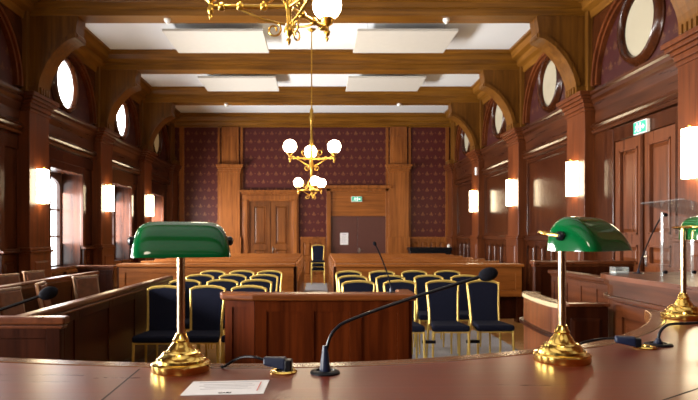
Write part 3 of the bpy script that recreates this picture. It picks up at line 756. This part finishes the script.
# witness bar, straight with a canted left return
o = thing('witness_bar', 'waist high mahogany bar with raised panels in the middle of the hall', 'wooden barrier', (0, 4.78, 0))
F = lambda u, v, n: Vector((u, -n, v))
b = B(); panels(b, F, -0.50, 0.72, 0.14, 0.99, 3, 1, 0.09, 0.02, False); b.box(-0.50, 0.0, 0, 0.72, 0.07, 0.99); b.build('front_panel', W['bar'], o)
ca, sa = math.cos(R(14)), math.sin(R(14))
FC = lambda u, v, n: Vector((-0.50-u*ca+n*(-sa), u*sa-n*ca, v))
b = B(); panels(b, FC, 0.0, 0.25, 0.14, 0.99, 1, 1, 0.06, 0.02, False); b.fbox(FC, 0, 0, -0.06, 0.25, 0.99, 0); b.build('side_panel', W['bar'], o)
FS = lambda u, v, n: Vector((0.72+n, u, v))
b = B(); panels(b, FS, 0.0, 0.30, 0.14, 0.99, 1, 1, 0.07, 0.03); b.fbox(FS, 0, 0, -0.06, 0.30, 0.99, 0.0); b.build('side_panel', W['bar'], o)
b = B(); b.box(-0.52, -0.055, 0, 0.73, 0.06, 0.14); b.build('plinth', W['bar'], o)
top = [(-0.515, -0.07), (0.775, -0.07), (0.775, 0.36), (0.66, 0.36), (0.66, 0.12), (-0.50, 0.12), (-0.75, 0.19), (-0.80, 0.12), (-0.775, 0.0)]
b = B(); n = len(top)
b.prism(top, lambda p, q, t: Vector((p, q, t)), 0.99, 1.045); bmesh.ops.triangulate(b.bm, faces=[f for f in b.bm.faces if len(f.verts) > 4])
b.build('top_rail', W['bar_cap'], o, bevel=0.014)

# left boxes for counsel
FX = lambda u, v, n: Vector((-u, -n, v))
partition('counsel_box_front', 'dark wooden box front at the left edge of the hall, nearest the judges', 'wooden partition', lambda u, v, n: Vector((u, -n, v)), -1.9, 0.0, 0.965, 3, W['box'], W['box_cap'], (-1.70, 3.97, 0), cw=0.025)
FY = lambda u, v, n: Vector((n, u, v))
partition('counsel_partition', 'long panelled wooden partition running back beside the left chairs', 'wooden partition', FY, 0.0, 4.05, 0.965, 5, W['box'], W['box_cap'], (-1.98, 4.05, 0), cw=0.02)
partition('counsel_partition', 'second panelled wooden partition parallel to the left wall, behind leather chairs', 'wooden partition', FY, 0.0, 4.6, 0.965, 5, W['box'], W['box_cap'], (-3.38, 4.6, 0), cw=0.02)
partition('cross_partition', 'short wooden screen closing the left box in front of the pews', 'wooden partition', lambda u, v, n: Vector((u, -n, v)), 0, 0.60, 0.985, 1, W['box'], W['box_cap'], (-4.17, 10.45, 0))

# leather chairs (front is -y)
def make_leather(label):
    o = thing('leather_armchair', label, 'chair', group='brown leather chairs in the left boxes')
    b = B(); b.box(-0.22, -0.22, 0.42, 0.22, 0.20, 0.50); b.build('seat', W['leather'], o, bevel=0.025, seg=3)
    lean = lambda z: 0.20+0.12*(z-0.45)/0.6
    TZ = 0.985
    def slab(w0, z0, z1, t0, t1):
        b = B(); b.hexa([(-w0, lean(z0)+t0, z0), (w0, lean(z0)+t0, z0), (w0, lean(z0)+t1, z0), (-w0, lean(z0)+t1, z0), (-w0, lean(z1)+t0, z1), (w0, lean(z1)+t0, z1), (w0, lean(z1)+t1, z1), (-w0, lean(z1)+t1, z1)]); return b
    slab(0.165, 0.58, TZ-0.025, -0.03, 0.04).build('backrest', W['leather'], o, bevel=0.018, seg=3)
    b = B()
    for z0, z1 in ((0.54, 0.58), (TZ-0.022, TZ)): 
        q = slab(0.195, z0, z1, -0.015, 0.03); bmesh.ops.recalc_face_normals(q.bm, faces=q.bm.faces[:]); me = bpy.data.meshes.new('t'); q.bm.to_mesh(me); q.bm.free(); b.bm.from_mesh(me); bpy.data.meshes.remove(me)
    for sx in (-1, 1): b.tube([(sx*0.18, lean(0.45), 0.45), (sx*0.18, lean(TZ)+0.006, TZ)], 0.018, 4)
    b.build('back_frame', W['pale_frame'], o, bevel=0.004)
    for sx in (-1, 1):
        B().tube([(sx*0.20, -0.19, 0.43), (sx*0.20, -0.20, 0)], [0.024, 0.018], 6).build('leg', W['box'], o)
        B().tube([(sx*0.20, 0.19, 0.45), (sx*0.20, 0.26, 0)], [0.024, 0.018], 6).build('leg', W['box'], o)
    B().box(-0.20, -0.20, 0.37, 0.20, 0.20, 0.42).build('seat_rail', W['box'], o)
    return o
W['pale_frame'] = wood('chair_frame_wood', (0.07, 0.03, 0.013), (0.20, 0.10, 0.045), 'Z', 0.3)
lc = None
for x, y, rz, lab in ((-2.78, 5.30, 84, 'brown leather chair in the left box, at the photo edge, behind the microphone'),
                      (-2.76, 5.86, 80, 'brown leather chair in the left box, just behind the near microphone head'),
                      (-2.79, 6.76, 104, 'brown leather chair turned edge-on in the left box, second from its far end'),
                      (-2.74, 7.62, 62, 'brown leather chair with pale frame at the far end of the left box'),
                      (-3.92, 8.02, 70, 'brown leather chair by the left wall, nearer of the two behind the second partition'),
                      (-3.92, 8.78, 70, 'brown leather chair by the left wall, farther of the two behind the second partition')):
    if lc is None: lc = make_leather(lab); lc.location = (x, y, 0); lc.rotation_euler = (0, 0, R(rz))
    else: dup(lc, (x, y, 0), R(rz), lab)

# ------------------------------------------------------------------ right side: clerk counter, bench, partitions
partition('cross_partition', 'dark wooden screen in front of the right wall double door', 'wooden partition', lambda u, v, n: Vector((u, -n, v)), 0, 1.35, 1.16, 3, W['box'], W['box_cap'], (2.96, 8.2, 0))
partition('side_partition', 'panelled wooden partition behind the right counter, running towards the wall screen', 'wooden partition', lambda u, v, n: Vector((-n, u, v)), 0, 2.5, 1.05, 6, W['counter'], W['counter'], (3.13, 5.5, 0))
o = thing('clerk_counter', 'raised panelled wooden counter on the right carrying the acrylic lectern', 'counter', (0, 0, 0))
CH = 1.19
foot = [(2.36, 2.85), (2.36, 4.72)] + [(2.36+0.30*(1-math.cos(PI/2*k/6)), 4.80+0.34*math.sin(PI/2*k/6)) for k in range(7)] + [(4.05, 5.14)]
def offset(pl, d):
    out = []
    for i, p in enumerate(pl):
        a = Vector(pl[max(i-1, 0)]); c2 = Vector(pl[min(i+1, len(pl)-1)]); t = (c2-a).normalized()
        out.append((p[0]-t.y*d, p[1]+t.x*d))
    return out
G = lambda p, q, t: Vector((p, q, t))
b = B(); b.strip(foot, offset(foot, -0.05), G, 0, CH-0.05); b.build('body', W['counter'], o)
b = B(); F = lambda u, v, n: Vector((2.36-n, u, v)); panels(b, F, 2.85, 4.70, 0.16, 0.98, 3, 1, 0.10, 0.03); b.build('front_panel', W['counter'], o)
b = B(); b.strip(offset(foot, 0.035), foot, G, 0.99, 1.025); b.build('moulding', W['counter'], o, bevel=0.008)
b = B(); b.strip(offset(foot, 0.03), foot, G, 0, 0.14); b.build('plinth', W['counter'], o)
b = B(); tp = offset(foot, 0.055) + [(4.05, 2.85)]
b.prism(tp, G, CH-0.035, CH); bmesh.ops.triangulate(b.bm, faces=[f for f in b.bm.faces if len(f.verts) > 4]); b.build('counter_top', W['counter_top'] if 'counter_top' in W else W['box_cap'], o)
b = B(); b.strip(offset(foot, 0.03), foot, G, CH-0.075, CH-0.035); b.build('cornice', W['counter'], o)
# curved bench beside it
o = thing('curved_bench', 'small curved wooden bench with pale polished top rail beside the right counter', 'bench', (0, 0, 0))
cp = [(2.06, 5.80), (1.975, 5.70), (1.93, 5.42), (1.905, 5.10), (1.90, 4.86), (1.925, 4.745)]
cs = []
for i in range(len(cp)-1):
    p0_, p1_, p2_, p3_ = [Vector(cp[min(max(j, 0), len(cp)-1)]) for j in (i-1, i, i+1, i+2)]
    for q in range(4):
        t = q/4; cs.append(tuple(0.5*((2*p1_)+(-p0_+p2_)*t+(2*p0_-5*p1_+4*p2_-p3_)*t*t+(-p0_+3*p1_-3*p2_+p3_)*t**3)))
cs.append(cp[-1])
b = B(); b.strip(offset(cs, 0.02), offset(cs, -0.02), G, 0.08, 0.93); b.build('curved_back', W['bench'], o)
b = B(); b.strip(offset(cs, -0.02), offset(cs, -0.06), G, 0.69, 0.72); b.build('ledge', W['box'], o)
b = B(); b.strip(offset(cs, -0.02), offset(cs, -0.035), G, 0.0, 0.12); b.build('plinth', W['box'], o)
b = B(); b.strip(offset(cs, 0.10), offset(cs, -0.035), G, 0.93, 0.965); b.build('top_rail', W['pale'], o)
b = B(); b.box(1.93, 4.71, 0, 2.28, 4.76, 0.945); b.frust(lambda u, v, n: Vector((u, 4.71-n, v)), 1.98, 0.2, 2.23, 0.86, 0, 0.012, 0.03); b.build('side_panel', W['box'], o, bevel=0.006)
b = B(); b.box(1.96, 4.69, 0.945, 2.29, 4.79, 0.97); b.build('side_rail', W['box_cap'], o, bevel=0.008)
b = B(); b.prism([(1.94, 4.78), (2.27, 4.78), (2.27, 5.65), (2.06, 5.66), (1.98, 5.45)], G, 0.42, 0.46); b.build('seat', W['box'], o)

# ------------------------------------------------------------------ judges' desk
DZ = 1.19
inner = [(-2.35, 2.9), (-2.2, 2.45), (-1.9, 2.02), (-1.45, 1.72), (-1.1, 1.595), (-0.815, 1.537), (-0.541, 1.488), (-0.238, 1.461), (0.03, 1.474), (0.235, 1.515), (0.429, 1.580), (0.587, 1.650), (0.756, 1.725), (0.90, 1.840), (1.05, 1.99), (1.17, 2.14), (1.26, 2.28), (1.325, 2.40), (1.37, 2.52)]
outer = [(-3.15, 2.75), (-2.95, 2.1), (-2.55, 1.5), (-1.95, 1.0), (-1.4, 0.80), (-0.95, 0.72), (-0.58, 0.68), (-0.22, 0.66), (0.05, 0.66), (0.33, 0.69), (0.62, 0.75), (0.90, 0.84), (1.18, 0.97), (1.45, 1.14), (1.70, 1.37), (1.92, 1.65), (2.06, 1.95), (2.16, 2.24), (2.22, 2.56)]
def smooth2(pl, k=4):
    out = []
    for i in range(len(pl)-1):
        a, b_, c_, d_ = [Vector(pl[min(max(j, 0), len(pl)-1)]) for j in (i-1, i, i+1, i+2)]
        for q in range(k):
            t = q/k; out.append(tuple(0.5*((2*b_)+(-a+c_)*t+(2*a-5*b_+4*c_-d_)*t*t+(-a+3*b_-3*c_+d_)*t**3)))
    return out + [pl[-1]]
si, so = smooth2(inner), smooth2(outer)
rim = offset(si, -0.055)
o = thing('judges_desk', 'large curved dark red polished desk across the foreground', 'desk', (0, 0, 0))
b = B(); b.strip(so, rim, G, DZ-0.045, DZ); b.build('desk_top', W['desk'], o, bevel=0.004)
b = B(); b.strip(rim, si, G, DZ-0.05, DZ+0.0008); b.build('edge_band', W['desk_rim'], o, bevel=0.006)
b = B(); b.strip(offset(si, -0.04), offset(si, -0.07), G, 0.0, DZ-0.05); b.build('front_panel', W['bar'], o)
b = B(); b.strip(offset(so, 0.35), offset(so, 0.32), G, 0.44, DZ-0.045); b.build('kick_panel', W['box'], o)
for (x0, y0), (x1, y1) in (((-0.395, 0.70), (-0.416, 1.40)), ((0.62, 1.11), (1.12, 1.47))):
    b = B(); dx, dy = x1-x0, y1-y0; L = math.hypot(dx, dy); nx, ny = -dy/L*0.0018, dx/L*0.0018
    b.hexa([(x0-nx, y0-ny, DZ-0.004), (x0+nx, y0+ny, DZ-0.004), (x1+nx, y1+ny, DZ-0.004), (x1-nx, y1-ny, DZ-0.004), (x0-nx, y0-ny, DZ+0.0005), (x0+nx, y0+ny, DZ+0.0005), (x1+nx, y1+ny, DZ+0.0005), (x1-nx, y1-ny, DZ+0.0005)])
    b.build('seam', W['seam'], o)

# ------------------------------------------------------------------ banker's lamps (user side is -y)
def make_lamp(label):
    o = thing('desk_lamp', label, 'lamp', group="green shaded brass desk lamps")
    prof = [(0, 0), (0.066, 0), (0.068, 0.004), (0.068, 0.017), (0.065, 0.020), (0.058, 0.021), (0.056, 0.027), (0.052, 0.029), (0.046, 0.036), (0.043, 0.042), (0.036, 0.044), (0.030, 0.048), (0.024, 0.058), (0.0175, 0.066), (0.019, 0.070), (0.015, 0.076), (0.0115, 0.086), (0, 0.086)]
    B().lathe(prof, (0, 0, 0), 40).build('base', W['brass'], o, smooth=True, ang=35)
    B().tube([(0, 0, 0.08), (0, 0, 0.295)], 0.0095, 16).build('stem', W['stem'], o, smooth=True)
    # shade: half loaf with inner white lining
    a, H, z0 = 0.106, 0.078, 0.2645
    nu, nv = 36, 22
    def surf(k):
        rows = []
        for i in range(nu+1):
            t = -1+2*i/nu; t = math.copysign(1-(1-abs(t))**1.7, t)
            sz = (1-abs(t)**7)**(1/3.0); sy = (1-abs(t)**10)**(1/5.0)
            row = []
            for j in range(nv+1):
                th = PI*j/nv
                cth = math.cos(th); y = -0.083*sy*cth if cth > 0 else 0.040*sy*abs(cth)**0.85; z = H*sz*((1-cth**1.8)**0.72 if cth > 0 else math.sin(th)**0.7)
                x = a*t*(1-0.045*z/H)
                row.append(Vector((x*k, y*k-0.050, z0+z*k - (0.0 if j in (0, nv) else 0))))
            rows.append(row)
        return rows
    bm = B(); out = surf(1.0); inn = surf(0.955)
    def grid(rows, mi, rev):
        bm.mi = mi; V = [[bm.bm.verts.new(p) for p in r] for r in rows]
        for i in range(nu):
            for j in range(nv):
                q = [V[i][j], V[i+1][j], V[i+1][j+1], V[i][j+1]]
                try: f = bm.bm.faces.new(q[::-1] if rev else q); f.material_index = mi
                except ValueError: pass
        return V
    Vo = grid(out, 0, False); Vi = grid(inn, 1, True)
    bm.mi = 0
    for j in (0, nv):
        for i in range(nu):
            try: bm.bm.faces.new([Vo[i][j], Vo[i+1][j], Vi[i+1][j], Vi[i][j]])
            except ValueError: pass
    bmesh.ops.remove_doubles(bm.bm, verts=bm.bm.verts[:], dist=0.0002)
    bm.build('lamp_shade', [W['green'], W['plastic']], o, smooth=True, ang=60)
    # yoke behind the shade, knobs at its ends
    b = B(); zk = z0+0.034
    b.tube([(0, 0.0, 0.28), (0, 0.0, 0.30), (0, 0.002, 0.312)], 0.0075, 8)
    b.tube([(-0.112, -0.052, zk), (-0.112, -0.012, zk+0.006), (-0.100, 0.004, zk+0.008), (0.100, 0.004, zk+0.008), (0.112, -0.012, zk+0.006), (0.112, -0.052, zk)], 0.0042, 8)
    b.build('yoke', W['brass'], o, smooth=True)
    for s in (-1, 1):
        M = Matrix.Rotation(s*PI/2, 4, 'Y')
        B().lathe([(0, 0), (0.009, 0), (0.0105, 0.006), (0.0105, 0.012), (0.006, 0.016), (0, 0.017)], (s*0.098, -0.052, zk), 14, M).build('knob', W['black'], o, smooth=True)
    return o
W['stem'] = plain('bronze_stem', (0.50, 0.33, 0.17), 0.22, 1.0)
l0 = make_lamp('green glass banker lamp on the desk at left, beside the paper card'); l0.location = (-0.317, 1.388, DZ); l0.rotation_euler = (0, 0, R(14))
l1 = dup(l0, (0.605, 1.488, DZ), R(40), 'green glass banker lamp on the desk right of the gooseneck microphone')
l2 = dup(l0, (1.37, 2.25, DZ), R(75), 'green glass banker lamp at the right photo edge before the acrylic lectern')

l1.scale = (1, 1, 1.04); l2.scale = (1.1, 1.1, 1.12)

# ------------------------------------------------------------------ microphones
def gooseneck(label, loc, rz, path, body_h, head_r, head_l, base_r=0.034, k=1.0, rt=0.0038):
    o = thing('microphone', label, 'microphone', loc, rz, 'gooseneck microphones')
    B().lathe([(0, 0), (base_r, 0), (base_r, 0.003), (base_r*0.9, 0.006), (base_r*0.6, 0.007), (base_r*0.55, 0.003), (0, 0.003)], (0, 0, 0), 28).build('base_ring', W['black'], o, smooth=True, ang=40)
    P = smooth2_3(path)
    B().lathe([(0, 0), (0.012*k, 0.0), (0.0125*k, 0.010), (0.011*k, 0.3*body_h), (0.0075*k, body_h*0.75), (0.0055*k, body_h), (0, body_h)], (0, 0, 0), 16).build('body', W['blue'], o, smooth=True, ang=60)
    B().tube(P, rt*k, 10).build('gooseneck', W['black'], o, smooth=True)
    d = (P[-1]-P[-3]).normalized(); M = d.to_track_quat('Z', 'Y').to_matrix().to_4x4()
    B().ball(P[-1]+d*head_l*0.5, head_r, 20, head_l/head_r*0.62, M).build('windscreen', W['foam'], o, smooth=True, ang=180)
    return o
def smooth2_3(pl, k=5):
    out = []; pl = [Vector(p) for p in pl]
    for i in range(len(pl)-1):
        a, b_, c_, d_ = [pl[min(max(j, 0), len(pl)-1)] for j in (i-1, i, i+1, i+2)]
        for q in range(k):
            t = q/k; out.append(0.5*((2*b_)+(-a+c_)*t+(2*a-5*b_+4*c_-d_)*t*t+(-a+3*b_-3*c_+d_)*t**3))
    return out + [pl[-1]]
gooseneck('black gooseneck microphone in the middle of the desk, bent right', (0.016, 1.358, DZ), 0,
          [(0.003, 0, 0.05), (0.006, 0, 0.064), (0.012, 0, 0.082), (0.026, 0, 0.101), (0.055, 0, 0.119), (0.17, 0.0, 0.161), (0.352, 0.0, 0.218)], 0.062, 0.0155, 0.036)
gooseneck('black gooseneck microphone reaching in from the left photo edge', (-0.88, 1.22, DZ), 0,
          [(0.0, 0, 0.05), (0.004, 0.01, 0.07), (0.02, 0.03, 0.09), (0.06, 0.06, 0.112), (0.16, 0.12, 0.142), (0.242, 0.16, 0.172)], 0.062, 0.015, 0.035)
gooseneck('dark gooseneck microphone on a ring base by the right lamp, bent right', (0.967, 1.705, DZ), 0,
          [(0.0, 0, 0.012), (0.004, 0.0, 0.035), (0.018, 0.0, 0.052), (0.04, 0.0, 0.06), (0.11, 0.0, 0.063), (0.24, 0.02, 0.075), (0.36, 0.03, 0.10)], 0.02, 0.0135, 0.034, base_r=0.038)
gooseneck('thin gooseneck microphone standing on the mahogany bar', (0.59, 4.84, 1.045), 0,
          [(0, 0, 0.02), (-0.015, 0, 0.10), (-0.055, 0, 0.22), (-0.105, 0, 0.34), (-0.125, 0, 0.38)], 0.05, 0.014, 0.03, base_r=0.03, rt=0.006)
gooseneck('thin gooseneck microphone on the right counter beside the acrylic lectern', (2.66, 4.98, CH), 0,
          [(0, 0, 0.02), (0.018, 0, 0.10), (0.09, 0, 0.28), (0.16, 0, 0.42), (0.19, -0.01, 0.475)], 0.04, 0.017, 0.03, base_r=0.045, rt=0.0055)
gooseneck('dark microphone base at the right photo edge beside the farthest lamp', (1.53, 2.36, DZ), 0,
          [(0, 0, 0.08), (0.003, 0, 0.11), (0.02, 0, 0.14), (0.06, 0, 0.165), (0.2, 0.02, 0.2)], 0.10, 0.014, 0.034, k=1.25)

# ------------------------------------------------------------------ sockets, plugs, cables, card
def socket(label, loc, mat):
    o = thing('desk_socket', label, 'socket', loc, 0, 'round brass cable sockets in the desk top')
    B().lathe([(0.018, 0.0005), (0.030, 0), (0.031, 0.003), (0.027, 0.006), (0.020, 0.005), (0.018, 0.0005)], (0, 0, 0), 26).build('ring', mat, o, smooth=True)
    B().lathe([(0, 0.0), (0.019, 0.0), (0.019, 0.002), (0, 0.002)], (0, 0, 0), 20).build('well', W['black'], o)
    return o
def plug(label, loc, rz, cable, k=1.0):
    o = thing('power_plug', label, 'plug', loc, rz, 'dark power plugs on the desk')
    B().hexa([(-0.040*k, -0.011, 0.012), (0.012*k, -0.014, 0.002), (0.012*k, 0.014, 0.002), (-0.040*k, 0.011, 0.012), (-0.040*k, -0.008, 0.030), (0.012*k, -0.013, 0.030), (0.012*k, 0.013, 0.030), (-0.040*k, 0.008, 0.030)]).build('body', W['blue'], o, bevel=0.004)
    B().box(0.010*k, -0.013, 0.0, 0.026*k, 0.013, 0.026).build('head', W['black'], o, bevel=0.003)
    B().tube(smooth2_3(cable), 0.0032, 8).build('cable', W['black'], o, smooth=True)
socket('brass cable socket left of the middle microphone', (-0.078, 1.365, DZ), W['brass'])
socket('brass cable socket left of the ring based microphone', (0.905, 1.660, DZ), W['brass'])
plug('blue-black plug lying in the left desk socket', (-0.085, 1.372, DZ+0.003), R(-8), [(-0.038, 0, 0.022), (-0.06, 0.0, 0.028), (-0.09, 0.01, 0.026), (-0.115, 0.015, 0.016), (-0.135, 0.012, 0.003), (-0.146, 0.018, 0.0)])
plug('black plug with cord to the right lamp', (0.866, 1.664, DZ+0.002), R(-14), [(-0.038, 0, 0.022), (-0.07, 0, 0.020), (-0.12, -0.02, 0.012), (-0.16, -0.07, 0.004), (-0.188, -0.11, 0.003), (-0.19, -0.125, 0.004)])
# printed card
o = thing('paper_card', 'small white printed card lying on the desk beside the left lamp', 'card', (-0.190, 1.222, DZ+0.0005))
def sheet_pt(u, v, z): # u 0..1 across, v 0..1 towards the hall
    x = -0.077+0.160*u+0.003*v; y = -0.060+0.110*v+0.014*u
    return Vector((x, y, z))
def sheet_box(b, u0, v0, u1, v1, z0, z1): return b.hexa([sheet_pt(u0, v0, z0), sheet_pt(u1, v0, z0), sheet_pt(u1, v1, z0), sheet_pt(u0, v1, z0), sheet_pt(u0, v0, z1), sheet_pt(u1, v0, z1), sheet_pt(u1, v1, z1), sheet_pt(u0, v1, z1)])
sheet_box(B(), 0, 0, 1, 1, 0, 0.0012).build('sheet', W['sheet'], o)
b = B(); sheet_box(b, 0.10, 0.86, 0.88, 0.90, 0.001, 0.0016)
for k, (a, e) in enumerate(((0.18, 0.80), (0.14, 0.84), (0.22, 0.76), (0.18, 0.82))): sheet_box(b, a, 0.70-k*0.11, e, 0.725-k*0.11, 0.001, 0.0016)
b.build('print', W['ink'], o)
sheet_box(B(), 0.895, 0.20, 0.91, 0.86, 0.001, 0.0016).build('red_stripe', W['red_ink'], o)
cu = bpy.data.curves.new('wordmark', 'FONT'); cu.body = 'CABS'; cu.size = 0.0125; cu.extrude = 0.0003; cu.shear = 0.25; cu.align_x = 'CENTER'; cu.space_character = 0.95
tmp = bpy.data.objects.new('wordmark', cu); COL.objects.link(tmp)
dg = bpy.context.evaluated_depsgraph_get(); me = bpy.data.meshes.new_from_object(tmp.evaluated_get(dg)); bpy.data.objects.remove(tmp)
me.materials.clear(); me.materials.append(W['black_ink'])
wm = bpy.data.objects.new('wordmark', me); COL.objects.link(wm); wm.parent = o; wm.location = (0.006, -0.046, 0.0014); wm.rotation_euler = (0, 0, R(5)); wm.scale = (0.9, 1, 1)

# ------------------------------------------------------------------ acrylic lectern and tray on the counter
o = thing('acrylic_lectern', 'clear acrylic tabletop lectern with tilted top on the right counter', 'lectern', (2.80, 4.70, CH))
o3 = Vector((2.80, 4.70, CH))
A, Bc, D = Vector((2.47, 4.60, 1.745))-o3, Vector((2.65, 4.35, 1.765))-o3, Vector((3.04, 4.90, 1.655))-o3
Cc = Bc+D-A; nn = (Bc-A).cross(D-A).normalized(); nn = nn if nn.z > 0 else -nn
B().hexa([p for p in (A, Bc, Cc, D)] + [p+nn*0.010 for p in (A, Bc, Cc, D)]).build('reading_board', W['acrylic'], o)
B().hexa([(-0.10, 0, 0), (0.16, 0.05, 0), (0.157, 0.06, 0), (-0.103, 0.010, 0), (-0.10, 0, 0.485), (0.16, 0.05, 0.455), (0.157, 0.06, 0.455), (-0.103, 0.010, 0.485)]).build('front_panel', W['acrylic'], o)
B().box(-0.112, -0.006, 0.0, -0.10, 0.014, 0.50).build('edge_rib', W['acrylic'], o)
B().box(0.16, 0.042, 0.0, 0.172, 0.064, 0.46).build('edge_rib', W['acrylic'], o)
for x, z in ((-0.085, 0.475), (-0.085, 0.028), (0.14, 0.028)):
    B().lathe([(0, 0), (0.014, 0), (0.014, 0.02), (0, 0.02)], (x, 0.0, z), 14, Matrix.Rotation(PI/2, 4, 'X')).build('stand_off', W['black'], o)
o = thing('clear_tray', 'small clear plastic box at the far corner of the right counter', 'tray', (2.475, 4.93, CH))
b = B(); b.box(-0.055, -0.05, 0, 0.055, 0.05, 0.006)
for q in ((-0.055, -0.05, -0.05, 0.05), (0.05, -0.05, 0.055, 0.05), (-0.055, -0.05, 0.055, -0.045), (-0.055, 0.045, 0.055, 0.05)): b.box(q[0], q[1], 0, q[2], q[3], 0.055)
b.build('walls', W['acrylic'], o)
B().box(-0.045, -0.04, 0.007, 0.045, 0.04, 0.018).build('papers', W['sheet'], o)

# ------------------------------------------------------------------ light, world, camera
w = bpy.data.worlds.new('world'); S.world = w; w.use_nodes = True
bg = w.node_tree.nodes['Background']; bg.inputs['Color'].default_value = (0.80, 0.90, 1.0, 1); bg.inputs['Strength'].default_value = 0.5
for c in WIN:      # daylight coming in at each tall window, the two added ones included
    l = bpy.data.lights.new('window_daylight', 'AREA'); l.shape = 'RECTANGLE'; l.size = 1.0; l.size_y = 1.6; l.spread = R(140); l.energy = 250; l.color = (1.0, 0.98, 0.95)
    lo = bpy.data.objects.new('window_daylight', l); COL.objects.link(lo); lo.location = (XL-0.34, c, 1.85); lo.rotation_euler = (0, -PI/2, 0)

l = bpy.data.lights.new('rear_fill_light', 'POINT'); l.energy = 75; l.shadow_soft_size = 0.30; l.color = (1.0, 0.86, 0.66)  # bare fill lamp added behind the camera to brighten desk and lamp shades
lo = bpy.data.objects.new('rear_fill_light', l); COL.objects.link(lo); lo.location = (-0.3, -1.15, 3.5)

cam = bpy.data.cameras.new('camera'); co = bpy.data.objects.new('camera', cam); COL.objects.link(co); S.camera = co
co.location = (0, 0, 1.5); co.rotation_euler = (PI/2, 0, 0)
cam.sensor_width = 36; cam.lens = 36*600/698; cam.shift_x = 31/698; cam.shift_y = 36/698
cam.dof.use_dof = True; cam.dof.focus_distance = 1.45; cam.dof.aperture_fstop = 13.0
cam.clip_start = 0.05; cam.clip_end = 100

vs = S.view_settings; vs.view_transform = 'Standard'; vs.look = 'None'; vs.gamma = 1; vs.use_curve_mapping = False; vs.exposure = 0.66
S.cycles.max_bounces = 8; S.cycles.diffuse_bounces = 5; S.cycles.glossy_bounces = 4; S.cycles.transparent_max_bounces = 12
S.cycles.use_denoising = True; S.cycles.sample_clamp_indirect = 6.0
